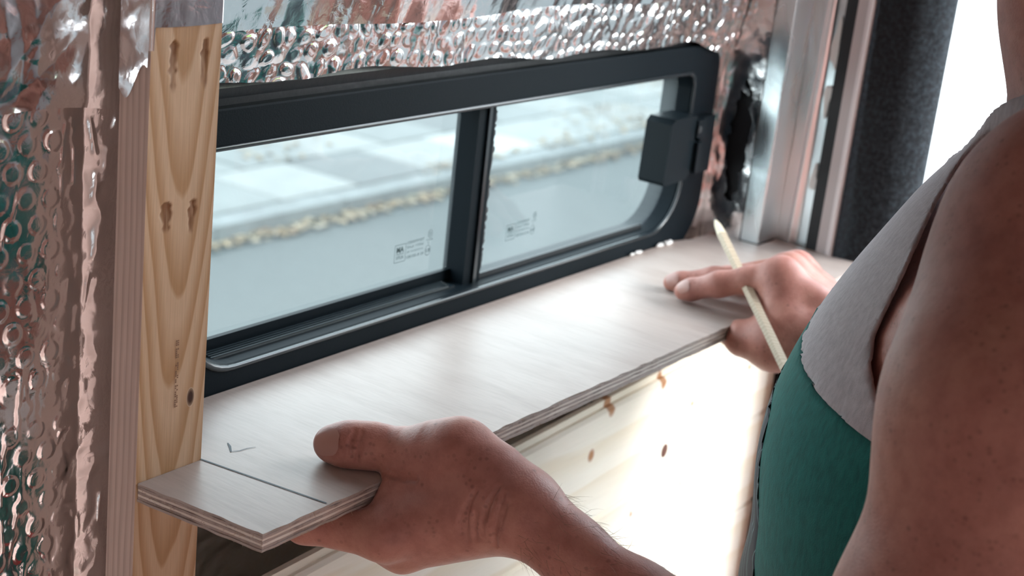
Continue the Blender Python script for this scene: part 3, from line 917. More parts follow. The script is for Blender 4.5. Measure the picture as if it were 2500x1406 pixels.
# ================================================================== WOODEN POST
M_POST = wood_mat('pine_post', (0.62, 0.42, 0.275), (0.46, 0.265, 0.135), 'Z', 9.0, 0.24, cathedral=(0.0, 420.0, 2.1), fine=0.35, knots=((ZS + 0.0375, 0.0125, 0.0055, 0.0028),), contrast=(0.25, 0.80), knot_col=(0.05, 0.02, 0.012), stain=True)
M_POSTSIDE = wood_mat('pine_post_edge', (0.74, 0.58, 0.51), (0.58, 0.42, 0.355), 'Z', 420.0, 0.004, fine=0.4, contrast=(0.35, 0.9))
scars = []   # (x, z top, z bottom, half width, depth)
for px, py0, py1, hw in ((425, 96, 232, 0.0026), (500, 92, 222, 0.0027), (408, 492, 572, 0.0034), (470, 486, 572, 0.0030)):
    a = onY(px, py0, 0.528); b4 = onY(px - 4, py1, 0.528)
    scars.append((0.5 * (a[0] + b4[0]), a[2], b4[2], hw))
xs = np.linspace(0.4815, 0.5255, 64); zs = nonuni((ZS - 0.11, ZS + 0.235, 0.0008))
XX, ZZ = np.meshgrid(xs, zs, indexing='ij')
dep = np.zeros_like(XX); scar = np.zeros_like(XX)
for k, (x, z1, z0, hw) in enumerate(scars):
    t = (z1 - ZZ) / (z1 - z0)
    w = hw * np.sqrt(np.clip(t / 0.14, 0.02, 1)) * (1.0 - 0.6 * np.clip(t - 0.5, 0, 1) / 0.5) * (1 + 0.9 * noise2(ZZ * 420 + k * 7, XX * 0, 80 + k))
    inside = sm(w - np.abs(XX - x - 0.0012 * noise2(ZZ * 90, ZZ * 0 + k, 90)), -0.0003, 0.0009) * sm(t, -0.01, 0.05) * (1 - sm(t, 0.82, 1.02))
    dep = np.maximum(dep, inside * 0.0012 * (1 - 0.7 * t) * (0.6 + noise2(XX * 500, ZZ * 120, 75))); scar = np.maximum(scar, inside * np.clip(1.05 - 0.45 * t + 0.9 * noise2(XX * 900, ZZ * 160, 70), 0, 1))
Vf = np.stack([XX, 0.528 + dep, ZZ], -1).reshape(-1, 3)
post = tag(empty('wooden_post', (0.5035, 0.538, 0.0)), 'upright pine batten with old screw scars notched into the shelf end', 'post')
zb, zt = ZS - 0.11, ZS + 0.2350
box('post_foot', 0.4815, 0.5255, 0.528, 0.548, 0.0, zb, M_POST, post)
box('post_head', 0.4815, 0.5255, 0.528, 0.548, zt, ZT - 0.001, M_POST, post)
o = mesh_np('post_front', Vf, grid_faces(len(xs), len(zs)), M_POST, True, post)
at = o.data.attributes.new('scar', 'FLOAT', 'POINT'); at.data.foreach_set('value', scar.ravel().astype(np.float32))
bm = bmesh.new()
v = bm_box(bm, 0.4815, 0.5255, 0.528, 0.548, zb, zt)
bm.faces.ensure_lookup_table()
bmesh.ops.delete(bm, geom=[f for f in bm.faces if f.normal.y < -0.5 or abs(f.calc_center_median().y - 0.528) < 1e-6], context='FACES')
mesh_bm('post_edges', bm, M_POSTSIDE, post)
# faint printed timber mark running up the post
V, F = [], []
for k in range(34):
    if k in (9, 10, 21): continue
    a = onY(434 - k * 0.15, 832 + k * 5.0, 0.5277)
    for q in range(2):
        if random.random() < 0.25: continue
        n0 = len(V); x = a[0] + (q - 0.5) * 0.0011; w = 0.00045; h = random.uniform(0.0003, 0.0005)
        V += [(x - w, 0.5277, a[2] - h), (x + w, 0.5277, a[2] - h), (x + w, 0.5277, a[2] + h), (x - w, 0.5277, a[2] + h)]; F.append((n0, n0 + 1, n0 + 2, n0 + 3))
mesh_np('printed_mark', V, F, plain('faded_print_ink', (0.24, 0.13, 0.08), 0.8), False, post)

# ================================================================== PINE PLANKS UNDER THE SHELF
def pine(name, knots):
    return wood_mat(name, (0.90, 0.84, 0.74), (0.83, 0.73, 0.58), 'X', 30.0, 0.05, fine=0.15, knots=knots, contrast=(0.3, 0.95), knot_col=(0.42, 0.20, 0.09))
lining = tag(empty('wall_lining', (0.87, 0.575, ZS - 0.13)), 'horizontal pine planks lining the van side under the window', 'wall lining', kind='structure')
PY = 0.515
tilt = (onY(1625, 900, PY)[2] - onY(837, 1316, PY)[2]) / (onY(1625, 900, PY)[0] - onY(837, 1316, PY)[0])
zk = onY(1255, 1097, PY)
def kn(px, py, rl, ra):
    q = onY(px, py, PY); return (q[0], q[2], rl, ra)
allk = [kn(1443, 1112, .0055, .0065), kn(1496, 990, .006, .010), kn(1622, 930, .005, .008), kn(1400, 1268, .002, .002), kn(1540, 1255, .002, .003), kn(1690, 985, .003, .003), kn(1830, 896, .003, .003), kn(1660, 1180, .002, .003)]
def plank(k, ztop, h):
    def zt_(x): return ztop + (x - zk[0]) * tilt
    kk = [(a - 0.87, b5 - (ZS - 0.13), c2, d2) for a, b5, c2, d2 in allk if ztop - h < b5 - (a - zk[0]) * tilt < ztop + 0.002]
    mat = pine('pine_plank_%d' % k, kk)
    # cross-section (y, dz below top)
    sec = [(PY, -0.0025), (PY + 0.0025, 0.0), (PY + 0.0050, 0.0), (PY + 0.0050, 0.0055), (PY + 0.0090, 0.0055), (PY + 0.0090, 0.0), (PY + 0.0140, 0.0), (PY + 0.0140, -h), (PY + 0.0020, -h), (PY, -h + 0.002)]
    bm = bmesh.new()
    r0 = [bm.verts.new((0.530, y, zt_(0.530) + dz)) for y, dz in sec]; r1 = [bm.verts.new((1.2215, y, zt_(1.2215) + dz)) for y, dz in sec]
    bm.faces.new(r0); bm.faces.new(r1[::-1])
    for i in range(len(sec)):
        j = (i + 1) % len(sec); bm.faces.new((r0[i], r0[j], r1[j], r1[i]))
    return mesh_bm('plank', bm, mat, lining)
z0 = zk[2] - 0.0085
for k in range(8):
    plank(k, z0 - k * 0.0905, 0.090)
q = onY(1622, 1100, PY)      # the loose dark knot
bm = bmesh.new(); bmesh.ops.create_uvsphere(bm, u_segments=16, v_segments=8, radius=1.0, matrix=Matrix.Translation((q[0], PY, q[2])) @ Matrix.Diagonal((0.0052, 0.0006, 0.0060, 1)))
mesh_bm('knot', bm, plain('dark_knot', (0.10, 0.03, 0.015), 0.6), lining, smooth=True)

# ================================================================== SHELF BOARD
shelf = tag(empty('shelf_board', (0.86, 0.52, ZS)), 'plywood shelf board held level under the window, notched round the post', 'shelf')
TH = 0.0100
poly = [(0.4825, 0.5276), (0.4890, 0.4480), (1.2100, 0.4465), (1.2195, 0.4490), (1.2195, 0.5340), (1.1845, 0.5340), (1.1845, 0.5800), (1.150, 0.5805), (1.130, 0.5870), (0.5262, 0.5870), (0.5262, 0.5276)]
poly[2] = (1.2135, 0.4465); poly[3] = (1.2105, 0.4800); poly[4] = (1.2195, 0.5340)
def veneer(name, light, dark, scale_along):
    m, nt, b = new_mat(name)
    v = coords(nt, scale_along)
    n = noise_tex(nt, v, 60, 5, 0.6, 0.4)
    n2 = noise_tex(nt, coords(nt, (1, 1, 1)), 9, 3)
    n3 = noise_tex(nt, v, 420, 2, 0.6)
    c = ramp(nt, n, [(0.32, dark), (0.52, light), (0.75, tuple(min(1, x * 1.04) for x in light))])
    c = mixc(nt, 0.6, c, ramp(nt, n2, [(0.35, (0.90, 0.87, 0.86)), (0.65, (1, 1, 1))]), 'MULTIPLY')
    c = mixc(nt, 0.35, c, ramp(nt, n3, [(0.35, (0.80, 0.77, 0.76)), (0.6, (1, 1, 1))]), 'MULTIPLY')
    nt.links.new(c, b.inputs['Base Color'])
    b.inputs['Roughness'].default_value = 0.42
    b.inputs['Specular IOR Level'].default_value = 0.45
    bump(nt, b, mth(nt, 'ADD', n, n3), 0.10, 0.0006)
    return m
M_FACE = veneer('birch_face_veneer', (0.475, 0.40, 0.362), (0.42, 0.345, 0.308), (1.0, 0.12, 1.0))
M_PLYL = veneer('pale_ply_edge', (0.86, 0.77, 0.69), (0.68, 0.57, 0.50), (0.15, 0.15, 1.0))
M_PLYD = veneer('brown_ply_edge', (0.47, 0.375, 0.335), (0.28, 0.21, 0.18), (2.0, 2.0, 1.0))
lay = 7
rl = random.Random(3)
for k in range(lay):
    za = ZS - TH * k / lay; zb_ = ZS - TH * (k + 1) / lay
    ins = 0.0 if k in (0, 6) else rl.uniform(-0.0002, 0.0007)
    cx, cy = 0.86, 0.517
    pp = [(x + (ins if x < cx else -ins), y + (ins if y < 0.50 else 0)) for x, y in poly]
    bm = bmesh.new()
    # wavy sawn edge along the front and left side
    ring = []
    for i in range(len(pp)):
        a = np.array(pp[i]); c3 = np.array(pp[(i + 1) % len(pp)])
        n = 1
        if i in (0, 1): n = int(np.linalg.norm(c3 - a) / 0.003)
        for s in range(n):
            q2 = a + (c3 - a) * s / n
            if n > 1 and s > 0:
                j = noise2(np.array([s * 0.35 + k * 17]), np.array([k * 3.3]), 20)[0] * (0.0012 if k in (0, 6) else 0.0008)
                q2 = q2 + (np.array([j, 0]) if i == 0 else np.array([0, j]))
            ring.append(q2)
    eps = 0.00004
    lo = [bm.verts.new((x, y, zb_ + eps)) for x, y in ring]; hi = [bm.verts.new((x, y, za - eps)) for x, y in ring]
    bm.faces.new(lo[::-1]); bm.faces.new(hi)
    for i in range(len(ring)):
        j = (i + 1) % len(ring); bm.faces.new((lo[i], lo[j], hi[j], hi[i]))
    mesh_bm('ply', bm, M_FACE if k in (0, 6) else (M_PLYD if k % 2 else M_PLYL), shelf)
M_PENCILMARK = plain('pencil_graphite', (0.055, 0.075, 0.095), 0.6)
def ribbon(name, pts, w, parent):
    V, F = [], []
    pts = [np.array(p, float) for p in pts]
    for i, p in enumerate(pts):
        a = pts[max(i - 1, 0)]; c3 = pts[min(i + 1, len(pts) - 1)]
        d = (c3 - a)[:2]; d /= np.linalg.norm(d)
        ww = w[i] if isinstance(w, (list, tuple)) else w
        nn = np.array([-d[1], d[0]]) * ww / 2
        V += [(p[0] + nn[0], p[1] + nn[1], ZS + 0.00025), (p[0] - nn[0], p[1] - nn[1], ZS + 0.00025)]
        if i: F.append((2 * i - 2, 2 * i - 1, 2 * i + 1, 2 * i))
    return mesh_np(name, V, F, M_PENCILMARK, False, parent)
a, c3 = onZ(489, 1121, ZS), onZ(797, 1229, ZS)
ribbon('pencil_line', [a + (c3 - a) * t for t in np.linspace(0, 1, 9)], 0.0011, shelf)
ribbon('check_mark', [onZ(x, y, ZS) for x, y in ((556, 1082), (561, 1090), (564, 1103), (585, 1101), (604, 1095), (624, 1092))], [0.0006, 0.0014, 0.0011, 0.0006, 0.0005, 0.0003], shelf)
# splinters raised by the saw
V, F = [], []
r = np.random.default_rng(8)
for i in range(900):
    if i < 700: x = 0.495 + 0.66 * r.uniform() ** 1.2; p = np.array([x, 0.4478 - 0.0015 * (x - 0.489) / 0.72, ZS + r.choice([-0.0004, -TH + 0.0006])]); d = np.array([r.normal() * 0.9, -0.7 + 0.5 * r.normal(), 0.7 * r.normal()])
    else: t = r.uniform(); p = np.array([0.4825 + 0.0065 * t, 0.5276 - 0.0796 * t, ZS - r.uniform(0, TH)]); d = np.array([-0.6, r.normal(), r.normal() * 0.6])
    d /= np.linalg.norm(d); l = abs(r.normal()) * 0.0014 + 0.0005
    w = np.cross(d, r.normal(size=3)); w = w / np.linalg.norm(w) * 0.00013
    n0 = len(V); V += [p - w, p + w, p + d * l]; F.append((n0, n0 + 1, n0 + 2))
tag(mesh_np('splinters', V, F, plain('raw_splinter', (0.55, 0.40, 0.28), 0.7), False, shelf), kind='stuff')
# blobs of sealant between frame and shelf
for px, py, s, lab in ((1612, 592, 1.0, 'largest white sealant blob at the rounded foot of the window frame'), (1596, 598, 0.7, 'mid sized white sealant blob touching the largest one'), (1543, 616, 0.6, 'white sealant blob alone on the straight part of the window foot'), (1528, 621, 0.45, 'smallest white crumb of sealant under the window frame')):
    q = onZ(px, py, ZS)
    bm = bmesh.new()
    bmesh.ops.create_icosphere(bm, subdivisions=3, radius=1.0)
    for vv in bm.verts:
        n = noise2(np.array([vv.co.x * 2 + px]), np.array([vv.co.y * 2 + vv.co.z * 3]), 2)[0]
        vv.co = Vector((q[0] + vv.co.x * 0.0068 * s * (1 + n), 0.5850 + vv.co.y * 0.003 * s, ZS + 0.0016 + vv.co.z * 0.0022 * s * (1 + n)))
    tag(mesh_bm('sealant_blob', bm, M_SEALANT, smooth=True), lab, 'sealant', 'sealant blobs at the window foot')

# ================================================================== PENCIL
tipw = P(1744, 533, 1.200); endw = P(1930, 925, 1.022)
ax = endw - tipw; plen = np.linalg.norm(ax); ax /= plen
sx = np.cross(ax, np.array([0, 0, 1.0])); sx /= np.linalg.norm(sx); sy = np.cross(ax, sx)
pen = tag(empty('carpenter_pencil', tuple(tipw)), 'flat natural wood carpenter pencil between the fingers of the far hand', 'pencil')
def pen_ring(t, w, h):
    c0 = tipw + ax * t
    return [c0 + sx * a * w + sy * c4 * h for a, c4 in ((1, 0), (0.55, 1), (-0.55, 1), (-1, 0), (-0.55, -1), (0.55, -1))]
def pen_part(name, rings, mat):
    V = [p for rg in rings for p in rg]; F = []
    for k in range(len(rings) - 1):
        for i in range(6):
            F.append((k * 6 + i, k * 6 + (i + 1) % 6, (k + 1) * 6 + (i + 1) % 6, (k + 1) * 6 + i))
    n = len(V); V.append(np.mean(rings[0], 0)); V.append(np.mean(rings[-1], 0)); m0 = (len(rings) - 1) * 6
    tr = [(n, (i + 1) % 6, i, i) for i in range(6)] + [(n + 1, m0 + i, m0 + (i + 1) % 6, m0 + (i + 1) % 6) for i in range(6)]
    me = bpy.data.meshes.new(name)
    me.from_pydata([tuple(p - tipw) for p in V], [], F + [t[:3] for t in tr]); me.materials.append(mat)
    return put(bpy.data.objects.new(name, me), pen)
M_PENWOOD = wood_mat('pencil_wood', (0.58, 0.48, 0.36), (0.46, 0.36, 0.25), 'Z', 240, 0.02, fine=0.5)
pen_part('shaft', [pen_ring(0.026, 0.0044, 0.0030), pen_ring(plen, 0.0044, 0.0030)], M_PENWOOD)
pen_part('sharpened_end', [pen_ring(0.004, 0.0011, 0.0010), pen_ring(0.012, 0.0030, 0.0022), pen_ring(0.026, 0.0043, 0.0029)], plain('cut_pencil_wood', (0.74, 0.64, 0.48), 0.6))
pen_part('lead', [pen_ring(0.0, 0.0004, 0.0003), pen_ring(0.005, 0.0012, 0.0010)], plain('pencil_lead', (0.10, 0.10, 0.11), 0.4))

# ================================================================== PERSON
def board_sdf(p):
    """signed distance to the shelf slab, so that the hands close on it"""
    dz = np.abs(p[:, 2] - (ZS - TH / 2)) - TH / 2
    dy = 0.4475 - p[:, 1]
    q = np.stack([dz, dy], 1)
    return np.sqrt((np.maximum(q, 0) ** 2).sum(1)) + np.minimum(q.max(1), 0)

# ---- left hand (holds the near part of the front edge, thumb on top)
LH = Body()
T = [(P(806, 1083, .8105), .0088), (P(835, 1085, .8105), .0107), (P(868, 1086, .8105), .0114), (P(915, 1090, .8110), .0116), (P(962, 1098, .8090), .0106), (P(1000, 1100, .8050), .0112), (P(1052, 1100, .799), .0140), (P(1120, 1112, .793), .0172), (P(1200, 1168, .784), .0178)]
W = P(1268, 1242, .776)
LH.chain(T, .006)
LH.cone(T[-1][0], W, .0170, .0178, .008)
K2, K3, K4, K5 = P(938, 1308, .785), P(984, 1336, .800), P(1060, 1318, .818), P(1120, 1300, .834)
LH.cone(K2, P(1160, 1235, .785), .0128, .0160, .010)
LH.cone(P(1160, 1235, .785), W, .0160, .0180, .010)
LH.cone(K3, W + np.array([0.001, 0, -0.003]), .0128, .0165, .010)
LH.cone(K4, W + np.array([0.003, 0.001, -0.004]), .0120, .0150, .010)
LH.cone(K5, W + np.array([0.004, 0.000, -0.005]), .0110, .0135, .010)
LH.cone(T[-2][0], P(1040, 1230, .800), .0150, .0140, .014)      # first web
LH.cone(P(1010, 1170, .803), P(985, 1270, .795), .0100, .0120, .012)
LH.cone(P(975, 1172, .801), P(952, 1245, .793), .0075, .0095, .008)
LH.cone(P(1180, 1220, .79), P(1080, 1270, .805), .018, .016, .014)
def fing(B, k, dirs, lens, rads, kk=.006):
    p = v3(k); pts = [(p, rads[0])]
    for d, l, r0 in zip(dirs, lens, rads[1:]):
        d = v3(d); d = d / np.linalg.norm(d); p = p + d * l; pts.append((p, r0))
    B.chain(pts, kk)
    return pts
fing(LH, K2, [(-.42, .90, -.02), (.10, .98, .12), (.25, .95, .2)], (.042, .025, .020), (.0122, .0100, .0088, .0075))
fing(LH, K3, [(-.22, .95, .05), (.10, .98, .22), (.2, .95, .25)], (.046, .028, .020), (.0122, .0100, .0088, .0075))
fing(LH, K4, [(-.10, .95, .08), (.10, .98, .24), (.2, .95, .25)], (.043, .026, .020), (.0115, .0095, .0085, .0072))
fing(LH, K5, [(0.05, .95, .08), (.12, .98, .24), (.2, .95, .25)], (.034, .020, .018), (.0105, .0085, .0076, .0066))
# forearm to the elbow
F1, F2, EL = P(1388, 1340, .766), P(1558, 1466, .752), P(2240, 1960, .665)
LH.chain([(W, .0180), (F1, .0160), (F2, .0172), (F2 + (EL - F2) * .20, .0220), (F2 + (EL - F2) * .45, .0340), (EL, .0420)], .012)
# wrist wrinkles and thumb creases pressed in
def groove(B, pts, r, k=.0015):
    for a, c3 in zip(pts[:-1], pts[1:]): B.cut(a, c3, r, k)
def on_surface(B, px, py, d0=.70, d1=.86, off=0.0):
    ds = np.linspace(d0, d1, 240)
    pts = np.array([P(px, py, d) for d in ds])
    s = B.sdf(pts); i = np.argmax(s < 0)
    return pts[i] - off * FWD
gr = []
for poly_, r in ((((1143, 1320), (1137, 1280), (1142, 1235), (1160, 1200)), .0009), (((1163, 1316), (1158, 1282), (1162, 1255)), .0008), (((1186, 1262), (1196, 1222), (1218, 1188)), .0008), (((1209, 1330), (1207, 1300), (1217, 1250), (1232, 1205)), .0010),
                 (((1178, 1300), (1176, 1275), (1182, 1245)), .0006), (((1128, 1300), (1125, 1270), (1130, 1245)), .0006), (((1222, 1290), (1228, 1255), (1240, 1225)), .0006), (((857, 1108), (857, 1075), (867, 1052)), .0006), (((868, 1060), (864, 1080)), .0005), (((872, 1128), (876, 1092), (884, 1056)), .0007), (((937, 1149), (960, 1158), (985, 1167), (1013, 1169)), .0013)):
    pts = [on_surface(LH, x, y) for x, y in poly_]
    gr.append((pts, r))
for pts, r in gr: groove(LH, pts, r, .0022)
# tendons over the back of the hand
def f_lh(p):
    d = LH.sdf(p)
    return np.maximum(d, 0.0004 - board_sdf(p))

# ---- right hand (flat on the far part, thumb under the edge, pencil between the fingers)
RH = Body()
tI = [(P(1668, 711, 1.146), .0068), (P(1688, 707, 1.143), .0078), (P(1755, 694, 1.130), .0092), (P(1830, 684, 1.122), .0098), (P(1908, 674, 1.113), .0112)]
RH.chain(tI, .005)
tM = [(P(1641, 690, 1.172), .0068), (P(1662, 689, 1.170), .0076), (P(1745, 682, 1.160), .0092), (P(1830, 680, 1.150), .0098), (P(1925, 667, 1.140), .0120)]
RH.chain(tM, .005)
tR = [(P(1690, 692, 1.196), .0068), (P(1770, 680, 1.185), .0088), (P(1945, 655, 1.165), .0118)]
RH.chain(tR, .005)
tP = [(P(1760, 690, 1.215), .0062), (P(1830, 680, 1.205), .0078), (P(1962, 668, 1.185), .0108)]
RH.chain(tP, .005)
RW = P(2075, 815, 1.105)
for q, r0 in ((tI[-1][0], .0112), (tM[-1][0], .0120), (tR[-1][0], .0118), (tP[-1][0], .0108)):
    RH.cone(q, RW + (q - tM[-1][0]) * 0.35, r0, .0200, .010)
CM, TM, TI_, TT = P(2000, 838, 1.098), P(1890, 838, 1.099), P(1815, 826, 1.110), P(1770, 805, 1.135)
RH.chain([(RW, .021), (CM, .0205), (TM, .0185), (TI_, .0120), (TT, .0095)], .008)
RH.cone(TM, tI[-1][0], .0150, .0105, .012)
RH.cone(P(1930, 790, 1.097), P(1905, 700, 1.110), .0150, .0105, .012)
RH.cone(CM, tM[-1][0], .0180, .0120, .012)
# ---- arms, torso, head, legs
SL = P(2610, 590, .640)
Rv = np.array([0.98128, 0.19259, 0.0]); Fv = np.array([-0.19259, 0.98128, 0.0]); Zv = np.array([0, 0, 1.0])
AX = np.array([Rv, Fv, Zv])
C0 = np.array([SL[0], SL[1], 0]) + Rv * 0.1723
def B3(r, f_, z): return C0 + Rv * r + Fv * f_ + np.array([0, 0, ZS + z])
BD = Body()
BD.ell(B3(0, 0.012, 0.0261), (.1655, .1065, .1738), AX, .05)
BD.ell(B3(0, 0.022, -0.130), (.152, .1126, .200), AX, .06)
BD.ell(B3(0, 0.000, -0.330), (.168, .118, .150), AX, .06)
BD.cone(B3(-.1351, .0019, .1445), B3(.1351, .0019, .1445), .0486, .0486, .05)
BD.cone(B3(-.0551, .0427, .0388), B3(.0551, .0427, .0388), .0739, .0739, .05)
N0, N1 = B3(-.0373, -.0279, .2), B3(-.0373, .019, .33)
BD.cone(N0, N1, .0581, .0521, .05)
BD.cone(B3(-0.10, -0.02, 0.2175), N0 + (N1 - N0) * .6, .0344, .040, .04)
BD.cone(B3(0.10, -0.02, 0.2175), N0 + (N1 - N0) * .6, .0344, .040, .04)
SL = P(2668, 605, .640)
HC = B3(-0.040, 0.050, 0.425)
BD.ell(HC, (.076, .098, .118), AX, .03)
BD.cone(HC + Fv * 0.05 + Zv * -0.075, HC + Fv * 0.02 + Zv * -0.06, .030, .045, .03)
BD.cone(HC + Fv * 0.100 + Zv * 0.010, HC + Fv * 0.116 + Zv * -0.022, .008, .014, .012)
for s in (-1, 1):
    BD.ell(HC + Rv * s * 0.078 + Fv * -0.005 + Zv * -0.005, (.010, .018, .032), AX, .008)
    BD.ell(HC + Rv * s * 0.032 + Fv * 0.088 + Zv * 0.018, (.016, .012, .010), AX, .006)
BD.cone(HC + Fv * 0.094 + Rv * -0.02 + Zv * -0.052, HC + Fv * 0.094 + Rv * 0.02 + Zv * -0.052, .007, .007, .006)
# left arm
BD.chain([(SL, .056), (P(2515, 1000, .612), .0520), (P(2318, 1600, .630), .0470), (EL, .0420)], .03)
BD.ell(SL + np.array([0, 0, -0.02]), (.058, .060, .080), AX, .03)
BD.chain([(EL, .0420), (F2 + (EL - F2) * .45, .0340), (F2 + (EL - F2) * .25, .0240)], .02)
BD.cone(B3(-.115, .036, .115), SL + np.array([0, 0, -.03]), .034, .048, .02)
BD.cone(B3(-.070, .012, .190), SL + np.array([0, 0, .005]), .040, .048, .02)
# right arm
SR = B3(0.185, 0.0, 0.175)
ER = B3(0.290, -0.02, -0.070)
BD.chain([(SR, .058), (SR + (ER - SR) * .5, .050), (ER, .042)], .03)
BD.chain([(ER, .042), (ER + (RW - ER) * .4, .040), (RW, .0205)], .02)
RH.chain([(RW, .0205), (RW + (ER - RW) * .45, .036)], .012)
# legs
for s in (-1, 1):
    hip = B3(s * 0.09, 0, -0.36); knee = B3(s * 0.10, 0.02, -0.72); ank = B3(s * 0.11, 0.0, -1.09)
    BD.chain([(hip, .085), (knee, .055), (ank, .040)], .03)
    BD.cone(ank + Zv * -0.035, ank + Fv * 0.14 + Zv * -0.045, .035, .028, .02)

M_SKIN, nt, b = new_mat('sun_reddened_skin')
vv = coords(nt)
n1 = noise_tex(nt, vv, 14, 4, 0.6)
n2 = noise_tex(nt, vv, 110, 4, 0.65)
vo = nt.nodes.new('ShaderNodeTexVoronoi'); vo.inputs['Scale'].default_value = 260; nt.links.new(vv, vo.inputs['Vector'])
vo2 = nt.nodes.new('ShaderNodeTexVoronoi'); vo2.inputs['Scale'].default_value = 75; nt.links.new(vv, vo2.inputs['Vector'])
sk = ramp(nt, n1, [(0.3, (0.375, 0.155, 0.125)), (0.5, (0.47, 0.205, 0.163)), (0.72, (0.52, 0.252, 0.19))])
sk = mixc(nt, 0.6, sk, ramp(nt, n2, [(0.33, (0.74, 0.60, 0.56)), (0.62, (1.04, 1.02, 1.0))]), 'MULTIPLY')
fk = mth(nt, 'MULTIPLY', ramp(nt, vo.outputs['Distance'], [(0.16, (1, 1, 1)), (0.34, (0, 0, 0))]), ramp(nt, noise_tex(nt, vv, 45, 2), [(0.48, (0, 0, 0)), (0.62, (1, 1, 1))]))
sk = mixc(nt, mth(nt, 'MULTIPLY', fk, 0.38), sk, (0.17, 0.062, 0.045))
fk2 = ramp(nt, vo2.outputs['Distance'], [(0.04, (1, 1, 1)), (0.11, (0, 0, 0))])
sk = mixc(nt, mth(nt, 'MULTIPLY', fk2, 0.45), sk, (0.11, 0.04, 0.03))
nt.links.new(sk, b.inputs['Base Color'])
b.inputs['Roughness'].default_value = 0.48
b.inputs['Sheen Weight'].default_value = 0.22
b.inputs['Sheen Roughness'].default_value = 0.35
b.inputs['Sheen Tint'].default_value = (0.85, 0.93, 1.0, 1)  # bluish rim light from the window put into the sheen colour
b.inputs['Specular IOR Level'].default_value = 0.35
vo3 = nt.nodes.new('ShaderNodeTexVoronoi'); vo3.inputs['Scale'].default_value = 900; nt.links.new(vv, vo3.inputs['Vector'])
bump(nt, b, mth(nt, 'ADD', mth(nt, 'MULTIPLY', vo3.outputs['Distance'], 0.5), n2), 0.16, 0.0012)

def bounds(pts, m): pts = np.array(pts); return pts.min(0) - m, pts.max(0) + m
v1, q1 = surface(f_lh, *bounds([t[0] for t in T] + [W, K2, K3, K5, F2 + (EL - F2) * .3, K3 + np.array([0, .1, 0])], .035), 0.0011)
f_rh = lambda p: np.maximum(RH.sdf(p), 0.0004 - board_sdf(p))
v2, q2_ = surface(f_rh, *bounds([t[0] for t in tI + tM + tP] + [RW, TM, TT, CM, RW + (ER - RW) * .3], .03), 0.0014)
def f_bd(p): return BD.sdf(p)
v3_, q3 = surface(f_bd, *bounds([B3(-.32, -.2, -1.17), B3(.42, .3, .62), EL, RW], .05), 0.0042)
# keep the coarse body away from where the fine hands take over
fz = lambda p: np.minimum(np.linalg.norm(p - F2, axis=1) - 0.05, np.linalg.norm(p - RW, axis=1) - 0.035)
Vall = np.concatenate([v3_, v1, v2]); Qall = np.concatenate([q3, q1 + len(v3_), q2_ + len(v3_) + len(v1)])
body = mesh_np('person', Vall, Qall, M_SKIN)
tag(body, 'person in teal and grey tank top steadying the shelf board with both hands', 'person')

# ---- nails
def nail(B, c, n, u, L_, W_, name='nail'):
    """c centre, n outward normal, u towards the tip"""
    n = v3(n) / np.linalg.norm(n); u = v3(u) - (v3(u) @ n) * n; u /= np.linalg.norm(u); w = np.cross(n, u)
    V, F = [], []; NU, NW = 9, 9
    for i in range(NU):
        s = i / (NU - 1) * 2 - 1
        for j in range(NW):
            t = j / (NW - 1) * 2 - 1
            sc = math.sqrt(max(0, 1 - max(0, abs(s) - 0.35) ** 2 / 0.55))
            q = c + u * s * L_ / 2 + w * t * W_ / 2 * sc
            d = B.sdf(q[None])[0]
            for _ in range(4):
                d = B.sdf(q[None])[0]; q = q - n * (d - 0.0005)
            V.append(q); 
    F = grid_faces(NU, NW)
    return mesh_np(name, V, F, M_NAIL, True, body)
M_NAIL = plain('finger_nail', (0.46, 0.235, 0.195), 0.30)
def nail_at(B, px, py, tipdir, L_, W_, d0, d1):
    c = on_surface(B, px, py, d0, d1)
    e = 0.0008; g = np.array([B.sdf((c + np.eye(3)[a] * e)[None])[0] - B.sdf((c - np.eye(3)[a] * e)[None])[0] for a in range(3)])
    return nail(B, c, g, tipdir, L_, W_)
nail_at(LH, 797, 1078, T[0][0] - T[3][0], .0145, .0145, .74, .86)
nail_at(RH, 1668, 699, tI[0][0] - tI[2][0], .011, .010, 1.08, 1.2)
nail_at(RH, 1641, 682, tM[0][0] - tM[2][0], .011, .010, 1.1, 1.22)

# ---- tank top: teal body with grey shoulder panels
def cloth_mat(name, c, c2):
    m, nt, b = new_mat(name)
    v = coords(nt)
    n = noise_tex(nt, coords(nt, (3, 3, 1)), 120, 4, 0.65)
    f_ = noise_tex(nt, v, 1500, 2, 0.6)
    nt.links.new(ramp(nt, n, [(0.35, c), (0.68, c2)]), b.inputs['Base Color'])
    b.inputs['Roughness'].default_value = 0.95
    b.inputs['Sheen Weight'].default_value = 0.10
    bump(nt, b, mth(nt, 'ADD', f_, n), 0.35, 0.0008)
    return m
M_TEAL = cloth_mat('teal_jersey', (0.003, 0.115, 0.105), (0.006, 0.165, 0.150))
M_GREY = cloth_mat('grey_marl_jersey', (0.40, 0.38, 0.41), (0.52, 0.50, 0.53))
TB = Body()
TB.pr = [p for p in BD.pr[:8]]
def f_shirt(p):
    z = p[:, 2] - ZS
    fold = 0.0035 * np.sin((p @ Rv) * 38 + z * 30 + 2.5 * np.sin(z * 17)) * sm(-z, -0.02, 0.10)
    return TB.sdf(p) - 0.0065 - fold
vsh, qsh = surface(f_shirt, B3(-.33, -.26, -.40) - 0.1, B3(.33, .26, .34) + 0.1, 0.0040)
def loc(p):
    d = p - C0; return d @ Rv, d @ Fv, p[:, 2] - ZS
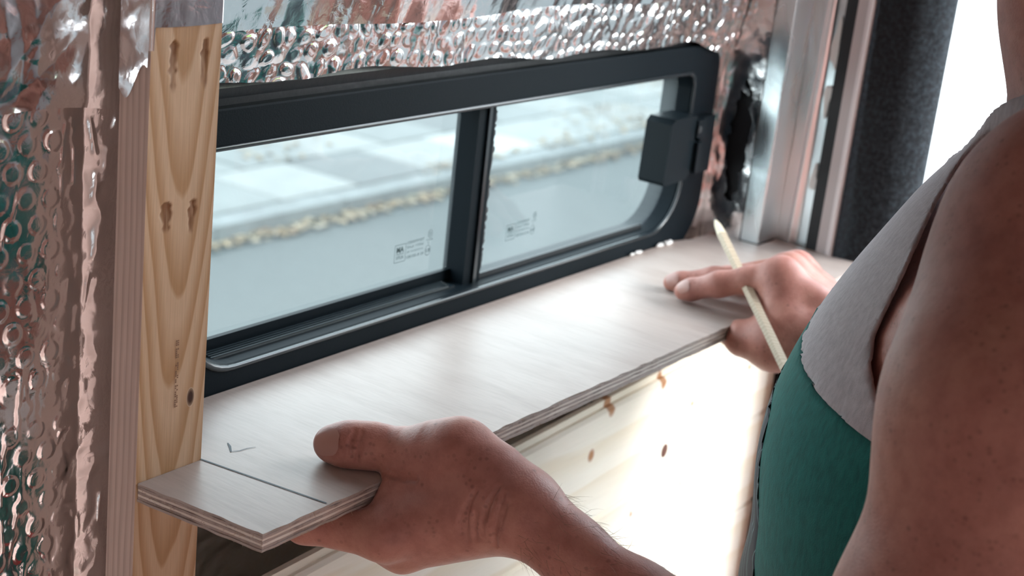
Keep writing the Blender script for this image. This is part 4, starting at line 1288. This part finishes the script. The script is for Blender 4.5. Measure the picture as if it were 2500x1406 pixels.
def g_shirt(p):
    """> 0 where cloth is"""
    r, f_, z = loc(p)
    ar = np.abs(r)
    fe = np.interp(z, (.085, .095, .106, .118, .128, .15, .176, .194, .211, .227, .245, .27), (.060, .069, .076, .078, .076, .071, .068, .063, .053, .037, .012, -.03))
    arm = np.maximum(np.maximum(f_ - fe, 0.087 - z), -0.095 - f_)          # front edge of the armhole
    arm = np.where(ar > 0.030, arm, 0.1)
    neck = np.minimum(0.2145 + 0.5 * (np.clip(ar, 0, .13) - 0.05) - z, (np.sqrt((r / 0.052) ** 2 + ((z - 0.26) / 0.075) ** 2) - 1) * 0.05)
    hem = z + 0.33
    return np.minimum(np.minimum(arm, neck), hem)
def g_grey(p):
    """> 0 on the grey shoulder panel"""
    r, f_, z = loc(p)
    ar = np.abs(r)
    return z - (0.0915 - 0.0003 - 0.15 * np.clip(ar - 0.05, 0, 1) + 0.35 * np.clip(0.03 - ar, 0, 1))
def submesh(V, Q, fn, name, mat, parent, extra=None):
    cen = V[Q].mean(1)
    k = fn(cen) > 0
    Q2 = Q[k]
    used, inv = np.unique(Q2, return_inverse=True)
    V2 = V[used].copy(); Q2 = inv.reshape(Q2.shape)
    e = np.sort(np.concatenate([Q2[:, [i, (i + 1) % 4]] for i in range(4)]), 1)
    u, cnt = np.unique(e, axis=0, return_counts=True)
    bd = np.unique(u[cnt == 1])
    for _ in range(3):
        p = V2[bd]; h = 0.0008; g0 = fn(p)
        gr_ = np.stack([fn(p + np.eye(3)[a] * h) - g0 for a in range(3)], 1) / h
        st = np.clip(g0 / np.maximum((gr_ ** 2).sum(1), 0.05), -0.004, 0.004)
        V2[bd] = p - st[:, None] * gr_
    return mesh_np(name, V2, Q2, mat, True, parent)
top = submesh(vsh, qsh, lambda p: np.minimum(g_shirt(p), -g_grey(p)), 'tank_top', M_TEAL, body)
grey = submesh(vsh, qsh, lambda p: np.minimum(g_shirt(p), g_grey(p)), 'shoulder_panel', M_GREY, top)
for o in (top, grey):
    so = o.modifiers.new('thickness', 'SOLIDIFY'); so.thickness = 0.0016; so.offset = 1.0
top['label'] = 'teal tank top'; grey['label'] = 'grey marl shoulder panel of the tank top'
M_PRINT, nt, b = new_mat('dark_shirt_print')
wv = nt.nodes.new('ShaderNodeTexWave'); wv.inputs['Scale'].default_value = 26; wv.inputs['Distortion'].default_value = 9; wv.inputs['Detail'].default_value = 1.5
nt.links.new(coords(nt), wv.inputs['Vector'])
nt.links.new(ramp(nt, wv.outputs['Fac'], [(0.0, (0.012, 0.020, 0.035)), (0.80, (0.012, 0.020, 0.035)), (0.88, (0.16, 0.30, 0.31)), (0.96, (0.014, 0.022, 0.04))]), b.inputs['Base Color'])
b.inputs['Roughness'].default_value = 0.7
def g_print(p):
    r, f_, z = loc(p)
    edge_ = np.interp(z, (-.32, -.10, -.034, -.002, .03, .044, .053, .062), (-.090, -.095, -.098, -.101, -.091, -.089, -.083, -.055))
    return np.minimum(np.minimum(r - edge_, 0.085 - r), np.minimum(f_ - 0.03, np.minimum(0.062 - z, z + 0.31)))
dsh = np.stack([f_shirt(vsh + np.eye(3)[a] * 0.001) - f_shirt(vsh - np.eye(3)[a] * 0.001) for a in range(3)], 1); dsh /= np.linalg.norm(dsh, axis=1)[:, None]
pr_ = submesh(vsh + dsh * 0.0019, qsh, g_print, 'printed_graphic', M_PRINT, top)
# shorts
def g_short(p): r, f_, z = loc(p); return np.minimum(-(z + 0.30), z + 0.66)
SB = Body(); SB.pr = [p for p in BD.pr[1:3]] + [p for p in BD.pr[-8:]]
f_sh = lambda p: SB.sdf(p) - 0.012
vs2, qs2 = surface(f_sh, B3(-.25, -.22, -.75) - 0.05, B3(.25, .22, -.25) + 0.05, 0.008)
sh = submesh(vs2, qs2, g_short, 'shorts', plain('red_shorts', (0.33, 0.035, 0.04), 0.9, bump_scale=200, bump_amt=0.3), body)
# hair
HB = Body(); HB.ell(HC + Fv * -0.012 + Zv * 0.022, (.083, .101, .112), AX)
f_h = lambda p: HB.sdf(p) - 0.003 * noise2(p[:, 0] * 160, p[:, 2] * 60 + p[:, 1] * 120, 3)
vh, qh = surface(f_h, HC - 0.16, HC + 0.16, 0.004)
submesh(vh, qh, lambda p: (p[:, 2] - HC[2]) - 0.6 * ((p - HC) @ Fv) + 0.02, 'hair', plain('short_brown_hair', (0.05, 0.03, 0.02), 0.7), body)
# hairs on the forearm
V, F = [], []
r = np.random.default_rng(12)
axis = F2 - W; axis_l = np.linalg.norm(axis) * 1.25; axis /= np.linalg.norm(axis)
cnt = 0
while cnt < 620:
    t = r.uniform(0.12, 1.0); c = W + axis * axis_l * t
    d = r.normal(size=3); d -= (d @ axis) * axis; d /= np.linalg.norm(d)
    q = c.copy()
    rr_ = 0.015
    for _ in range(12):
        s = LH.sdf((c + d * rr_)[None])[0]; rr_ -= s * 0.9
    q = c + d * rr_
    dirv = axis * r.uniform(0.5, 1.2) + d * r.uniform(0.1, 0.45) + r.normal(size=3) * 0.35
    dirv /= np.linalg.norm(dirv); l = r.uniform(0.005, 0.013); bend = r.normal(size=3) * 0.35 - d * 0.3
    w = np.cross(dirv, r.normal(size=3)); w = w / np.linalg.norm(w) * 0.00008
    pts = [q + dirv * l * s + bend * l * s * s * 0.5 for s in (0, 0.35, 0.7, 1.0)]
    n0 = len(V)
    for k, pnt in enumerate(pts):
        ww = w * (1 - 0.25 * k); V += [pnt - ww, pnt + ww]
        if k: F.append((n0 + 2 * k - 2, n0 + 2 * k - 1, n0 + 2 * k + 1, n0 + 2 * k))
    cnt += 1
tag(mesh_np('arm_hair', V, F, plain('arm_hair', (0.30, 0.20, 0.13), 0.5), False, body), kind='stuff')
